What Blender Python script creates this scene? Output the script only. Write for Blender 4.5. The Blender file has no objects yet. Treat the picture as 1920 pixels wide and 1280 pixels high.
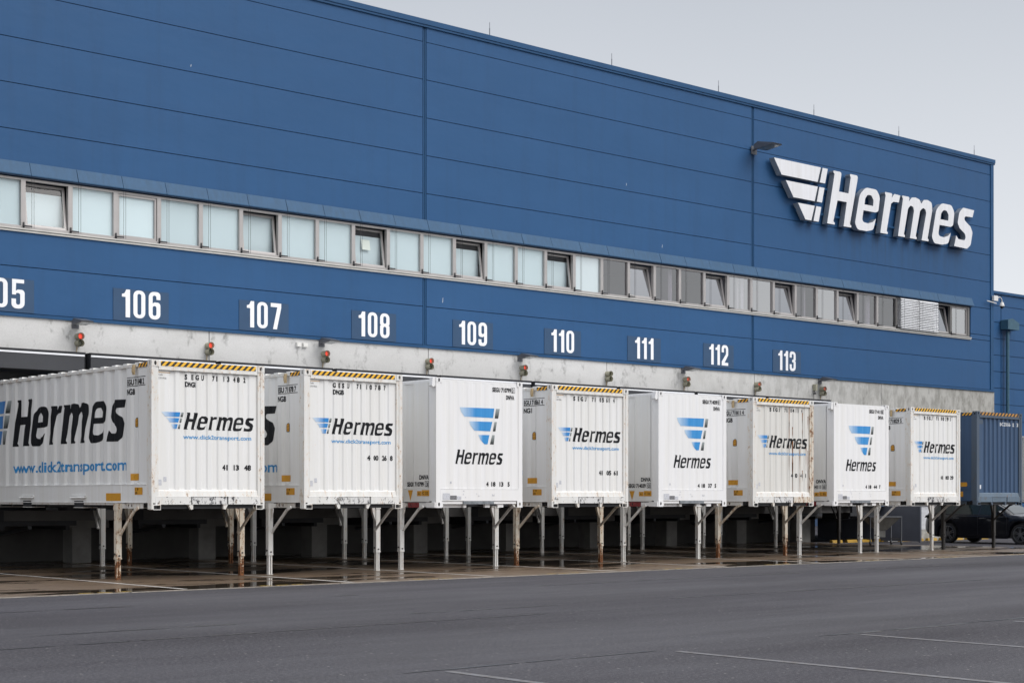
import bpy, bmesh, math, random
from mathutils import Vector, Matrix, noise
from mathutils.geometry import tessellate_polygon
random.seed(7)
R = math.radians
S = bpy.context.scene
COL = S.collection

# ------------------------------------------------------------------ camera, sky, sun, exposure
cam = bpy.data.cameras.new('camera'); camo = bpy.data.objects.new('camera', cam); COL.objects.link(camo)
cam.sensor_width = 36.0; cam.lens = 3034.05 / 1920 * 36.0
cam.shift_y = (932.64 - 640) / 1920
cam.clip_end = 3000; cam.clip_start = 0.5
camo.location = (0, -35.236, 1.591)
camo.rotation_euler = (R(90), 0, -R(41.1826))
S.camera = camo

SUN_EL, SUN_AZ = R(42), R(158)      # azimuth clockwise from +Y
w = bpy.data.worlds.new('World'); S.world = w; w.use_nodes = True
nt = w.node_tree; nt.nodes.clear()
out = nt.nodes.new('ShaderNodeOutputWorld')
sky = nt.nodes.new('ShaderNodeTexSky'); sky.sky_type = 'NISHITA'; sky.sun_disc = False
sky.sun_elevation = SUN_EL; sky.sun_rotation = SUN_AZ; sky.dust_density = 4
b1 = nt.nodes.new('ShaderNodeBackground'); b1.inputs[1].default_value = 0.05
nt.links.new(sky.outputs[0], b1.inputs[0])
tc = nt.nodes.new('ShaderNodeTexCoord'); sep = nt.nodes.new('ShaderNodeSeparateXYZ')
nt.links.new(tc.outputs['Generated'], sep.inputs[0])
ramp = nt.nodes.new('ShaderNodeValToRGB')
ramp.color_ramp.elements[0].position = 0.0; ramp.color_ramp.elements[0].color = (0.46, 0.47, 0.485, 1)
ramp.color_ramp.elements[1].position = 1.0; ramp.color_ramp.elements[1].color = (0.90, 0.91, 0.94, 1)
e = ramp.color_ramp.elements.new(0.30); e.color = (0.275, 0.290, 0.315, 1)
nt.links.new(sep.outputs[2], ramp.inputs[0])
ns = nt.nodes.new('ShaderNodeTexNoise'); ns.inputs['Scale'].default_value = 1.3; ns.inputs['Detail'].default_value = 3
nt.links.new(tc.outputs['Generated'], ns.inputs[0])
mr = nt.nodes.new('ShaderNodeMapRange'); mr.inputs[3].default_value = 0.88; mr.inputs[4].default_value = 1.12
nt.links.new(ns.outputs[0], mr.inputs[0])
mx = nt.nodes.new('ShaderNodeMix'); mx.data_type = 'RGBA'; mx.blend_type = 'MULTIPLY'; mx.inputs[0].default_value = 1
nt.links.new(ramp.outputs[0], mx.inputs[6]); nt.links.new(mr.outputs[0], mx.inputs[7])
b2 = nt.nodes.new('ShaderNodeBackground'); b2.inputs[1].default_value = 1.0
nt.links.new(mx.outputs[2], b2.inputs[0])
ms = nt.nodes.new('ShaderNodeMixShader'); ms.inputs[0].default_value = 0.9
nt.links.new(b1.outputs[0], ms.inputs[1]); nt.links.new(b2.outputs[0], ms.inputs[2]); nt.links.new(ms.outputs[0], out.inputs[0])

sun = bpy.data.lights.new('sun', 'SUN'); suno = bpy.data.objects.new('sun', sun); COL.objects.link(suno)
sun.energy = 0.85; sun.angle = R(40); sun.color = (1, 0.975, 0.95)
sd = Vector((math.sin(SUN_AZ) * math.cos(SUN_EL), math.cos(SUN_AZ) * math.cos(SUN_EL), math.sin(SUN_EL)))
suno.rotation_euler = sd.to_track_quat('Z', 'Y').to_euler()
S.view_settings.view_transform = 'Standard'; S.view_settings.look = 'None'
S.view_settings.exposure = 1.12; S.view_settings.gamma = 1; S.view_settings.use_curve_mapping = False

# ------------------------------------------------------------------ materials
class NB:
    def __init__(s, name):
        s.m = bpy.data.materials.new(name); s.m.use_nodes = True; s.t = s.m.node_tree
        s.p = s.t.nodes['Principled BSDF']; s.o = s.t.nodes['Material Output']
    def n(s, typ, **kw):
        nd = s.t.nodes.new(typ)
        for k, v in kw.items():
            if k.startswith('i_'):
                k2 = k[2:]; nd.inputs[int(k2) if k2.isdigit() else k2].default_value = v
            else: setattr(nd, k, v)
        return nd
    def l(s, a, b): s.t.links.new(a, b)
    def coord(s, scale=(1, 1, 1), shift=True):
        """object coordinates plus the object's own world place, so copies wear differently"""
        t = s.n('ShaderNodeTexCoord'); src = t.outputs['Object']
        if shift:
            oi = s.n('ShaderNodeObjectInfo'); va = s.n('ShaderNodeVectorMath', operation='ADD')
            s.l(src, va.inputs[0]); s.l(oi.outputs['Location'], va.inputs[1]); src = va.outputs[0]
        mp = s.n('ShaderNodeMapping'); mp.inputs['Scale'].default_value = scale
        s.l(src, mp.inputs[0]); return mp.outputs[0]
    def noise(s, vec, scale, detail=3, rough=0.6):
        nd = s.n('ShaderNodeTexNoise', i_Scale=scale, i_Detail=detail, i_Roughness=rough); s.l(vec, nd.inputs[0]); return nd.outputs[0]
    def rng(s, v, a, b, c=0.0, d=1.0):
        nd = s.n('ShaderNodeMapRange'); nd.inputs[1].default_value = a; nd.inputs[2].default_value = b
        nd.inputs[3].default_value = c; nd.inputs[4].default_value = d; s.l(v, nd.inputs[0]); return nd.outputs[0]
    def math(s, op, a, b):
        nd = s.n('ShaderNodeMath', operation=op)
        for i, x in enumerate((a, b)):
            if isinstance(x, (int, float)): nd.inputs[i].default_value = x
            else: s.l(x, nd.inputs[i])
        return nd.outputs[0]
    def mix(s, f, a, b, mode='MIX'):
        nd = s.n('ShaderNodeMix', data_type='RGBA', blend_type=mode)
        for i, x in ((0, f), (6, a), (7, b)):
            if isinstance(x, (int, float)): nd.inputs[i].default_value = x
            elif isinstance(x, tuple): nd.inputs[i].default_value = x + (1,) if len(x) == 3 else x
            else: s.l(x, nd.inputs[i])
        return nd.outputs[2]
    def base(s, c): s.l(c, s.p.inputs['Base Color']) if not isinstance(c, tuple) else setattr(s.p.inputs['Base Color'], 'default_value', c + (1,))
    def bump(s, h, strength=0.3, dist=0.01):
        b = s.n('ShaderNodeBump', i_Strength=strength, i_Distance=dist); s.l(h, b.inputs['Height']); s.l(b.outputs[0], s.p.inputs['Normal'])
    def set(s, **kw):
        for k, v in kw.items(): s.p.inputs[k.replace('_', ' ')].default_value = v

def plain(name, col, rough=0.5, metal=0.0, var=0.12, scale=3.0, spec=0.5):
    b = NB(name); n_ = b.noise(b.coord(), scale, 5)
    b.base(b.mix(b.rng(n_, 0.3, 0.7), tuple(c * (1 - var) for c in col), tuple(min(1, c * (1 + var)) for c in col)))
    b.set(Roughness=rough, Metallic=metal); b.p.inputs['Specular IOR Level'].default_value = spec
    return b.m

def painted(name, col, rust=0.1, streak=0.1, rough=0.42, low=0.0, scuff=0.0):
    """painted steel: drip streaks, chips and rust; 'low' = more rust near the ground"""
    b = NB(name)
    big = b.noise(b.coord((1, 1, 1)), 1.1, 4)
    st = b.noise(b.coord((9, 9, 0.45)), 1.0, 5)
    c = b.mix(b.rng(st, 0.35, 0.75), col, tuple(k * (1 - streak) * f for k, f in zip(col, (1, 0.985, 0.94))))
    c = b.mix(b.rng(big, 0.3, 0.7, 0, 0.5), c, tuple(k * 0.93 for k in col))
    if scuff:
        sc = b.noise(b.coord((5, 5, 3)), 2.6, 7, 0.75)
        c = b.mix(b.rng(sc, 0.64 - 0.1 * scuff, 0.70 - 0.1 * scuff), c, (0.035, 0.035, 0.045))
    if rust:
        rn = b.noise(b.coord((4.5, 4.5, 1.8)), 3.2, 8, 0.78)
        if low:
            t = b.n('ShaderNodeNewGeometry'); sp = b.n('ShaderNodeSeparateXYZ'); b.l(t.outputs['Position'], sp.inputs[0])
            rn = b.math('ADD', rn, b.rng(sp.outputs[2], 0.62, 0.15, -0.01, low))
        th = 0.76 - 0.22 * rust
        f = b.rng(rn, th, th + 0.035)
        rc = b.mix(b.rng(b.noise(b.coord((20, 20, 20)), 2, 4), 0.35, 0.65), (0.075, 0.026, 0.012), (0.26, 0.105, 0.035))
        halo = b.rng(rn, th - 0.09, th, 0, 0.45)
        c = b.mix(halo, c, tuple(k * f2 for k, f2 in zip(col, (0.85, 0.6, 0.38))))
        c = b.mix(f, c, rc)
        b.l(b.rng(f, 0, 1, rough, 0.85), b.p.inputs['Roughness'])
    else: b.set(Roughness=rough)
    b.base(c)
    b.bump(b.noise(b.coord((1, 1, 1)), 5, 3), 0.08, 0.02)
    return b.m

def stripes(name, ca, cb, axis=0, freq=9.0, skew=9.0):
    b = NB(name); t = b.n('ShaderNodeTexCoord'); sp = b.n('ShaderNodeSeparateXYZ'); b.l(t.outputs['Object'], sp.inputs[0])
    v = b.math('ADD', b.math('MULTIPLY', sp.outputs[axis], freq), b.math('MULTIPLY', sp.outputs[2], skew))
    fr = b.math('FRACT', b.math('ADD', v, 500.0), 0); g = b.math('GREATER_THAN', fr, 0.5)
    d = b.noise(b.coord((20, 20, 20)), 2, 4)
    c = b.mix(g, ca, cb); c = b.mix(b.rng(d, 0.62, 0.7, 0, 0.6), c, (0.4, 0.38, 0.33))
    b.base(c); b.set(Roughness=0.45); return b.m

def gradient(name, c0, c1, axis=0, p0=0.0, p1=0.6):
    b = NB(name); t = b.n('ShaderNodeTexCoord'); sp = b.n('ShaderNodeSeparateXYZ'); b.l(t.outputs['Generated'], sp.inputs[0])
    b.base(b.mix(b.rng(sp.outputs[axis], p0, p1), c0, c1)); b.set(Roughness=0.35); return b.m

M = {}
def facade_mat():
    b = NB('blue_facade_sheet')
    big = b.noise(b.coord((0.25, 0.25, 0.6), False), 1.0, 4)
    st = b.noise(b.coord((2.2, 2.2, 0.16), False), 1.3, 6, 0.65)
    c = b.mix(b.rng(big, 0.3, 0.7), (0.023, 0.084, 0.200), (0.028, 0.095, 0.222))
    c = b.mix(b.rng(st, 0.50, 0.75, 0, 0.5), c, (0.024, 0.074, 0.170))
    # run-off stains below the company sign
    t = b.n('ShaderNodeNewGeometry'); sp = b.n('ShaderNodeSeparateXYZ'); b.l(t.outputs['Position'], sp.inputs[0])
    mk = b.math('MULTIPLY', b.math('MULTIPLY', b.rng(sp.outputs[0], 44.5, 46), b.rng(sp.outputs[0], 54.5, 53.5)), b.math('MULTIPLY', b.rng(sp.outputs[2], 9.4, 10.9), b.rng(sp.outputs[2], 11.4, 11.2)))
    dr = b.noise(b.coord((3.5, 3.5, 0.10), False), 1.5, 5, 0.7)
    c = b.mix(b.math('MULTIPLY', mk, b.rng(dr, 0.45, 0.68, 0, 0.55)), c, (0.030, 0.052, 0.09))
    fine = b.noise(b.coord((60, 60, 60), False), 1.0, 3)
    c = b.mix(b.rng(fine, 0.3, 0.7, 0, 0.12), c, (0.02, 0.062, 0.165))
    b.base(c); b.l(b.rng(big, 0.3, 0.7, 0.42, 0.58), b.p.inputs['Roughness']); b.p.inputs['Specular IOR Level'].default_value = 0.22
    b.bump(b.noise(b.coord((0.9, 0.9, 1.6), False), 1.0, 3), 0.25, 0.04)
    return b.m
M['blue'] = facade_mat()
M['blue_trim'] = plain('blue_trim', (0.017, 0.074, 0.175), 0.5, var=0.1, scale=1.5, spec=0.25)
M['blue_dark'] = plain('blue_joint', (0.014, 0.042, 0.10), 0.6)
M['canopy'] = painted('canopy_sheet', (0.016, 0.082, 0.18), 0, 0.30, 0.6)
M['plate'] = plain('number_plate_blue', (0.020, 0.062, 0.135), 0.42, var=0.05)
M['digit'] = plain('white_vinyl', (0.83, 0.84, 0.86), 0.5, var=0.02)
M['sign'] = painted('white_acrylic', (0.79, 0.80, 0.83), 0, 0.14, 0.4)
M['sign_side'] = plain('sign_return', (0.19, 0.22, 0.26), 0.5, var=0.15)

def concrete_mat():
    b = NB('weathered_concrete')
    big = b.noise(b.coord((0.5, 0.5, 1.0), False), 1.2, 5)
    mid = b.noise(b.coord((2.0, 2, 1.1), False), 1.3, 7, 0.65)
    fine = b.noise(b.coord((30, 30, 30), False), 1.0, 4)
    t = b.n('ShaderNodeNewGeometry'); sp = b.n('ShaderNodeSeparateXYZ'); b.l(t.outputs['Position'], sp.inputs[0])
    right = b.rng(sp.outputs[0], 36, 54)                      # greener, dirtier towards the building corner
    c = b.mix(b.rng(big, 0.3, 0.7), (0.55, 0.545, 0.53), (0.65, 0.648, 0.64))
    c = b.mix(b.math('MULTIPLY', right, 0.8), c, (0.37, 0.36, 0.325))
    blot = b.math('MULTIPLY', b.rng(mid, 0.54, 0.64, 0, 0.75), b.rng(b.noise(b.coord((9, 9, 7), False), 1.0, 5, 0.7), 0.42, 0.62))
    c = b.mix(blot, c, (0.20, 0.20, 0.19))
    b2_ = b.math('MULTIPLY', b.rng(b.noise(b.coord((2.3, 2.3, 1.0), False), 1.6, 6, 0.72), 0.45, 0.60, 0, 0.85), right)
    c = b.mix(b2_, c, (0.22, 0.215, 0.19))
    c = b.mix(b.rng(fine, 0.35, 0.7, 0, 0.25), c, (0.36, 0.355, 0.35))
    b.base(c); b.set(Roughness=0.75)
    b.bump(fine, 0.12, 0.01); return b.m
M['concrete'] = concrete_mat()
M['pillar'] = plain('pillar_concrete', (0.29, 0.28, 0.265), 0.8, var=0.25, scale=1.5)
M['back_wall'] = plain('undercroft_dark', (0.115, 0.11, 0.105), 0.8, var=0.3, scale=0.8)  # even dark tone for the undercroft wall and dock slab
M['concrete_dark'] = plain('stained_concrete', (0.27, 0.265, 0.255), 0.8, var=0.25, scale=1.2)
M['black'] = plain('black_rubber', (0.022, 0.023, 0.027), 0.6, var=0.15)
M['curtain'] = plain('dock_curtain', (0.030, 0.032, 0.038), 0.55, var=0.12, scale=1.0)
M['darkroom'] = plain('dark_steel', (0.035, 0.037, 0.042), 0.6)
M['alu'] = plain('window_aluminium', (0.42, 0.40, 0.39), 0.38, 0.35, var=0.06)
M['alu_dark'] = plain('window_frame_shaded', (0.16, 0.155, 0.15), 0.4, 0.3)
M['sill'] = plain('sill_metal', (0.55, 0.54, 0.51), 0.4, 0.2, var=0.1)
M['blind'] = plain('pale_roller_blind', (0.68, 0.76, 0.785), 0.8, var=0.02, scale=0.6)
M['slat'] = plain('venetian_slat', (0.88, 0.89, 0.91), 0.4, 0.0, var=0.05)
M['bracket'] = plain('bracket_steel', (0.06, 0.06, 0.065), 0.45, 0.5)
M['wall_in'] = plain('office_wall', (0.33, 0.34, 0.35), 0.8, var=0.03)
M['wall_pink'] = plain('office_board', (0.17, 0.105, 0.12), 0.8, var=0.03)
M['paper'] = plain('paper', (0.85, 0.86, 0.78), 0.8, var=0.01)
def glass(name, refl, tint):
    b = NB(name); b.t.nodes.remove(b.p)
    tr = b.n('ShaderNodeBsdfTransparent'); tr.inputs[0].default_value = tint + (1,)
    gl = b.n('ShaderNodeBsdfGlossy'); gl.inputs['Roughness'].default_value = 0.02
    fr = b.n('ShaderNodeLayerWeight'); fr.inputs[0].default_value = 0.35
    f = b.math('ADD', b.math('MULTIPLY', fr.outputs['Fresnel'], 0.35), refl)
    m_ = b.n('ShaderNodeMixShader'); b.l(f, m_.inputs[0]); b.l(tr.outputs[0], m_.inputs[1]); b.l(gl.outputs[0], m_.inputs[2]); b.l(m_.outputs[0], b.o.inputs[0])
    return b.m
M['glass'] = glass('window_glass', 0.03, (0.95, 0.985, 0.99))
M['glass_grey'] = glass('sun_glass', 0.29, (0.84, 0.79, 0.87))
M['glass_car'] = glass('car_glass', 0.08, (0.18, 0.24, 0.22))
M['lamp'] = plain('lamp_casting', (0.12, 0.125, 0.14), 0.4, 0.3)
M['lamp_glass'] = plain('lamp_lens', (0.16, 0.19, 0.21), 0.12, var=0.05)
M['signal'] = plain('signal_housing', (0.36, 0.345, 0.26), 0.5, var=0.12)
M['signal_off'] = plain('signal_lens_dark', (0.07, 0.075, 0.05), 0.2)
b = NB('signal_lens_red'); b.base((0.75, 0.06, 0.035)); b.p.inputs['Emission Color'].default_value = (1, 0.10, 0.06, 1); b.p.inputs['Emission Strength'].default_value = 0.30; M['signal_red'] = b.m
M['beige'] = plain('beige_conduit', (0.50, 0.38, 0.22), 0.6)
M['white_box'] = plain('white_plastic', (0.72, 0.71, 0.68), 0.5, var=0.03)
M['greenpipe'] = plain('verdigris_pipe', (0.045, 0.115, 0.165), 0.45, 0.2, var=0.15)

WH = (0.70, 0.695, 0.67)
M['c_clean'] = painted('container_white_clean', (0.84, 0.84, 0.85), 0.0, 0.06, 0.38)
M['c_white'] = painted('container_white', (0.815, 0.815, 0.81), 0.22, 0.09, 0.42)
M['c_side'] = painted('container_white_side', (0.83, 0.83, 0.825), 0.20, 0.10, 0.45)
M['c_rusty'] = painted('container_white_rusty', (0.74, 0.73, 0.70), 0.36, 0.2, 0.5)
M['c_frame'] = painted('container_frame', (0.79, 0.785, 0.765), 0.70, 0.2, 0.5)
M['c_frame_rust'] = painted('container_frame_rusty', (0.68, 0.64, 0.57), 1.02, 0.18, 0.55)
M['c_sill'] = painted('container_sill', (0.77, 0.77, 0.76), 0.50, 0.12, 0.5, scuff=0.75)
M['c_scuffed'] = painted('container_sill_scuffed', (0.70, 0.70, 0.70), 0.30, 0.12, 0.5, scuff=1.25)
M['c_blue'] = painted('container_steel_blue', (0.042, 0.088, 0.175), 0.2, 0.28, 0.5)
M['c_blue_frame'] = painted('container_blue_frame', (0.075, 0.105, 0.15), 0.55, 0.25, 0.55)
M['c_blue_sill'] = painted('container_blue_sill', (0.12, 0.17, 0.23), 0.7, 0.25, 0.55)
M['leg_white'] = painted('leg_white', (0.78, 0.775, 0.755), 0.62, 0.25, 0.5, low=0.02)
M['leg_rust'] = painted('leg_rusty', (0.69, 0.64, 0.55), 0.95, 0.3, 0.6, low=0.16)
M['leg_dark'] = painted('leg_dark', (0.035, 0.032, 0.03), 0.5, 0.2, 0.6)
M['hazard'] = stripes('hazard_tape', (0.90, 0.50, 0.03), (0.02, 0.02, 0.02), 0, 7.6, -7.6)
M['hazard_orange'] = stripes('hazard_tape_worn', (0.50, 0.24, 0.04), (0.015, 0.015, 0.02), 0, 5.5, -5.5)
M['hazard_y'] = stripes('hazard_tape_side', (0.85, 0.42, 0.03), (0.02, 0.02, 0.02), 1, 8.4, 8.4)
M['ink'] = plain('black_vinyl', (0.010, 0.011, 0.014), 0.5, var=0.1, spec=0.2)
M['ink_blue'] = plain('blue_vinyl', (0.06, 0.30, 0.62), 0.4, var=0.08)
M['ink_side'] = plain('blue_vinyl_side', (0.02, 0.25, 0.58), 0.4, var=0.08)
M['ink_white'] = plain('white_print', (0.7, 0.72, 0.74), 0.5)
M['wing_g'] = gradient('wing_blue_print', (0.60, 0.70, 0.80), (0.020, 0.23, 0.60), 0, 0.05, 0.75)
M['wing_solid'] = gradient('wing_side_print', (0.10, 0.35, 0.70), (0.02, 0.17, 0.52), 1, 1.0, 0.0)
M['wing_b'] = gradient('wing_blue_print_large', (0.50, 0.64, 0.78), (0.035, 0.27, 0.63), 0, 0.0, 0.45)
M['bar_g'] = gradient('bar_grey_print', (0.02, 0.025, 0.025), (0.33, 0.37, 0.37), 2, 0.1, 1.0)
M['orange'] = plain('orange_sticker', (0.62, 0.30, 0.025), 0.5, var=0.1, scale=8)
M['sticker'] = plain('paper_sticker', (0.55, 0.56, 0.60), 0.5, var=0.25, scale=40)
M['sticker_dark'] = plain('dark_sticker', (0.17, 0.17, 0.18), 0.5, var=0.4, scale=40)
M['red'] = painted('red_bracket', (0.25, 0.035, 0.04), 0.3, 0.2)
M['grey_bumper'] = plain('galvanised_bumper', (0.24, 0.26, 0.28), 0.5, 0.4, var=0.3, scale=9)

def asphalt_mat():
    b = NB('wet_asphalt')
    big = b.noise(b.coord((0.12, 0.20, 1), False), 1.0, 5, 0.6)
    patch = b.noise(b.coord((0.07, 0.34, 1), False), 1.0, 7, 0.62)
    lanes = b.noise(b.coord((0.02, 1.3, 1), False), 1.0, 4, 0.6)
    ag = b.noise(b.coord((1, 1, 1), False), 26, 4, 0.8)
    ag2 = b.noise(b.coord((1, 1, 1), False), 13, 6, 0.8)
    c = b.mix(b.rng(big, 0.35, 0.65), (0.028, 0.026, 0.031), (0.041, 0.039, 0.047))
    c = b.mix(b.rng(lanes, 0.55, 0.70, 0, 0.3), c, (0.020, 0.018, 0.021))
    c = b.mix(b.rng(ag, 0.50, 0.66, 0, 0.9), c, (0.125, 0.118, 0.125))
    c = b.mix(b.rng(ag, 0.46, 0.34, 0, 0.8), c, (0.010, 0.009, 0.011))
    c = b.mix(b.rng(ag2, 0.60, 0.70, 0, 0.8), c, (0.012, 0.011, 0.013))
    vo = b.n('ShaderNodeTexVoronoi', i_Scale=5.0); b.l(b.coord((1, 1, 1), False), vo.inputs[0])
    c = b.mix(b.rng(vo.outputs['Distance'], 0.075, 0.06), c, (0.24, 0.23, 0.22))     # odd pale grit
    b.base(c)
    r = b.math('ADD', b.rng(patch, 0.36, 0.64, 0.80, 0.58), b.rng(ag, 0.3, 0.7, -0.06, 0.10))
    b.l(r, b.p.inputs['Roughness'])
    b.bump(b.math('ADD', ag, b.math('MULTIPLY', ag2, 0.8)), 0.6, 0.012)
    b.l(b.rng(patch, 0.36, 0.64, 0.22, 0.42), b.p.inputs['Specular IOR Level'])
    return b.m
M['asphalt'] = asphalt_mat()
def pad_mat():
    b = NB('wet_concrete_pad')
    big = b.noise(b.coord((0.16, 0.5, 1), False), 1.3, 6, 0.62)
    mid = b.noise(b.coord((0.9, 0.9, 1), False), 1.6, 6, 0.7)
    fine = b.noise(b.coord((1, 1, 1), False), 24, 4, 0.7)
    c = b.mix(b.rng(mid, 0.3, 0.7), (0.110, 0.072, 0.045), (0.185, 0.130, 0.085))
    c = b.mix(b.rng(fine, 0.4, 0.7, 0, 0.4), c, (0.07, 0.055, 0.045))
    wet = b.rng(big, 0.50, 0.56)
    c = b.mix(wet, c, (0.050, 0.038, 0.028))
    b.base(c)
    r = b.math('ADD', b.rng(wet, 0, 1, 0.36, 0.02), b.math('MULTIPLY', b.rng(mid, 0.3, 0.7, 0.12, -0.06), b.rng(wet, 0, 1, 1, 0)))
    b.l(b.math('MAXIMUM', r, 0.02), b.p.inputs['Roughness'])
    bp = b.n('ShaderNodeBump', i_Distance=0.006); b.l(fine, bp.inputs['Height']); b.l(b.rng(wet, 0, 1, 0.35, 0.0), bp.inputs['Strength']); b.l(bp.outputs[0], b.p.inputs['Normal'])
    return b.m
M['pad'] = pad_mat()
def line_mat(name, col, wear):
    b = NB(name); n1 = b.noise(b.coord((1, 1, 1), False), 9, 6, 0.75)
    b.base(b.mix(b.rng(n1, wear, wear + 0.08), col, (0.10, 0.085, 0.075))); b.set(Roughness=0.4); return b.m
M['line'] = line_mat('worn_white_paint', (0.52, 0.50, 0.47), 0.56)
M['line_asph'] = line_mat('faded_white_paint', (0.14, 0.137, 0.143), 0.47)
M['yellow'] = line_mat('worn_yellow_paint', (0.45, 0.29, 0.04), 0.5)
M['seam'] = plain('bitumen_seam', (0.016, 0.015, 0.016), 0.35)
M['edge'] = plain('edge_strip', (0.30, 0.27, 0.23), 0.5, var=0.4, scale=6)
b = NB('car_paint'); b.base((0.006, 0.0065, 0.010)); b.set(Roughness=0.22); b.p.inputs['Coat Weight'].default_value = 0.6; b.p.inputs['Coat Roughness'].default_value = 0.04; M['car'] = b.m
M['tyre'] = plain('tyre', (0.012, 0.012, 0.013), 0.75)
M['rim'] = plain('alloy', (0.30, 0.31, 0.33), 0.3, 0.8)
M['chrome'] = plain('chrome', (0.6, 0.6, 0.62), 0.15, 0.9)
M['partition'] = plain('grey_blue_sheet', (0.125, 0.135, 0.165), 0.5, var=0.15, scale=0.8)
M['ribbed'] = plain('white_ribbed_sheet', (0.72, 0.73, 0.76), 0.5, var=0.03)
M['hopper'] = painted('hopper_steel', (0.20, 0.20, 0.19), 0.35, 0.5, 0.5)
M['steel'] = plain('galvanised_tube', (0.17, 0.18, 0.20), 0.35, 0.5)
M['yellow_block'] = plain('yellow_plastic', (0.42, 0.25, 0.03), 0.45, var=0.15)

# ------------------------------------------------------------------ mesh helpers
class MB:
    def __init__(s): s.v = []; s.f = []
    def add(s, vs, fs):
        o = len(s.v); s.v += [tuple(v) for v in vs]; s.f += [[i + o for i in f] for f in fs]; return s
    def box(s, x0, x1, y0, y1, z0, z1):
        vs = [(x, y, z) for z in (z0, z1) for y in (y0, y1) for x in (x0, x1)]
        return s.add(vs, [(0, 2, 3, 1), (4, 5, 7, 6), (0, 1, 5, 4), (2, 6, 7, 3), (0, 4, 6, 2), (1, 3, 7, 5)])
    def beam(s, a, b, wx, wy):
        """rectangular bar from a to b"""
        a = Vector(a); b = Vector(b); d = (b - a).normalized()
        up = Vector((1, 0, 0)) if abs(d.x) < 0.9 else Vector((0, 0, 1))
        u = (up - d * up.dot(d)).normalized() * wx / 2; v = d.cross(u).normalized() * wy / 2
        vs = [p + su * u + sv * v for p in (a, b) for su, sv in ((-1, -1), (1, -1), (1, 1), (-1, 1))]
        return s.add(vs, [(3, 2, 1, 0), (4, 5, 6, 7), (0, 1, 5, 4), (1, 2, 6, 5), (2, 3, 7, 6), (3, 0, 4, 7)])
    def tube(s, a, b, r, n=12, r2=None, caps=True):
        a = Vector(a); b = Vector(b); d = (b - a).normalized(); r2 = r if r2 is None else r2
        up = Vector((0, 0, 1)) if abs(d.z) < 0.9 else Vector((1, 0, 0))
        u = d.cross(up).normalized(); v = d.cross(u)
        ring = lambda p, q: [p + q * (math.cos(2 * math.pi * i / n) * u + math.sin(2 * math.pi * i / n) * v) for i in range(n)]
        fs = [(i, (i + 1) % n, n + (i + 1) % n, n + i) for i in range(n)]
        if caps: fs += [list(range(n))[::-1], list(range(n, 2 * n))]
        return s.add(ring(a, r) + ring(b, r2), fs)
    def prism(s, poly, axis, a0, a1):
        """2D outline (u,v) extruded along axis 'x' (u=y,v=z) or 'y' (u=x,v=z) or 'z'"""
        n = len(poly)
        mk = {'x': lambda u, v, a: (a, u, v), 'y': lambda u, v, a: (u, a, v), 'z': lambda u, v, a: (u, v, a)}[axis]
        return s.add([mk(u, v, a0) for u, v in poly] + [mk(u, v, a1) for u, v in poly],
              [list(range(n)), list(range(n, 2 * n))[::-1]] + [(i, n + i, n + (i + 1) % n, (i + 1) % n) for i in range(n)])
    def mesh(s, name):
        me = bpy.data.meshes.new(name); me.from_pydata(s.v, [], s.f)
        bm = bmesh.new(); bm.from_mesh(me); bmesh.ops.recalc_face_normals(bm, faces=bm.faces); bm.to_mesh(me); bm.free()
        return me
def put(name, me, mat, parent=None, loc=None):
    if isinstance(me, MB): me = me.mesh(name)
    if mat is not None and not me.materials: me.materials.append(mat)
    o = bpy.data.objects.new(name, me); COL.objects.link(o)
    if parent is not None: o.parent = parent
    if loc is not None: o.location = loc
    return o
def thing(name, label, cat, loc=(0, 0, 0), group=None, rz=0):
    o = bpy.data.objects.new(name, None); COL.objects.link(o); o.location = loc; o.rotation_euler = (0, 0, rz)
    o.empty_display_size = 0.3
    return tag(o, label, cat, group)
def tag(o, label, cat, group=None):
    o['label'] = label; o['category'] = cat
    if group: o['group'] = group
    return o
def struct(name, me, mat, loc=None):
    o = put(name, me, mat, None, loc); o['kind'] = 'structure'; return o
def smooth(o, ang=40):
    for p in o.data.polygons: p.use_smooth = True
    try: o.data.set_sharp_from_angle(angle=R(ang))
    except Exception: pass
    return o

def rpoly(pts, n=5):
    """outline with rounded corners: (x, y) or (x, y, radius)"""
    out = []; N = len(pts)
    for i, p in enumerate(pts):
        r = p[2] if len(p) > 2 else 0; P = Vector(p[:2])
        if r <= 0: out.append(tuple(P)); continue
        A = Vector(pts[i - 1][:2]); B = Vector(pts[(i + 1) % N][:2])
        da = (A - P); db = (B - P); la, lb = da.length, db.length; da /= la; db /= lb
        ang = da.angle(db); t = min(r / math.tan(ang / 2), la * 0.49, lb * 0.49); rr = t * math.tan(ang / 2)
        c = P + (da + db).normalized() * (rr / math.sin(ang / 2))
        s_ = P + da * t - c; e_ = P + db * t - c
        a0 = math.atan2(s_.y, s_.x); a1 = math.atan2(e_.y, e_.x); d = (a1 - a0 + math.pi) % (2 * math.pi) - math.pi
        out += [(c.x + rr * math.cos(a0 + d * k / n), c.y + rr * math.sin(a0 + d * k / n)) for k in range(n + 1)]
    return out
def circ(cx, cy, rx, ry=None, n=12):
    ry = ry or rx
    return [(cx + rx * math.cos(2 * math.pi * i / n), cy + ry * math.sin(2 * math.pi * i / n)) for i in range(n)]
def flat(mb, loops, f3):
    """filled outline with holes; f3(u,v)->xyz"""
    pts = [p for l in loops for p in l]
    tris = tessellate_polygon([[Vector((p[0], p[1], 0)) for p in l] for l in loops])
    mb.add([f3(*p) for p in pts], tris)
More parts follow.
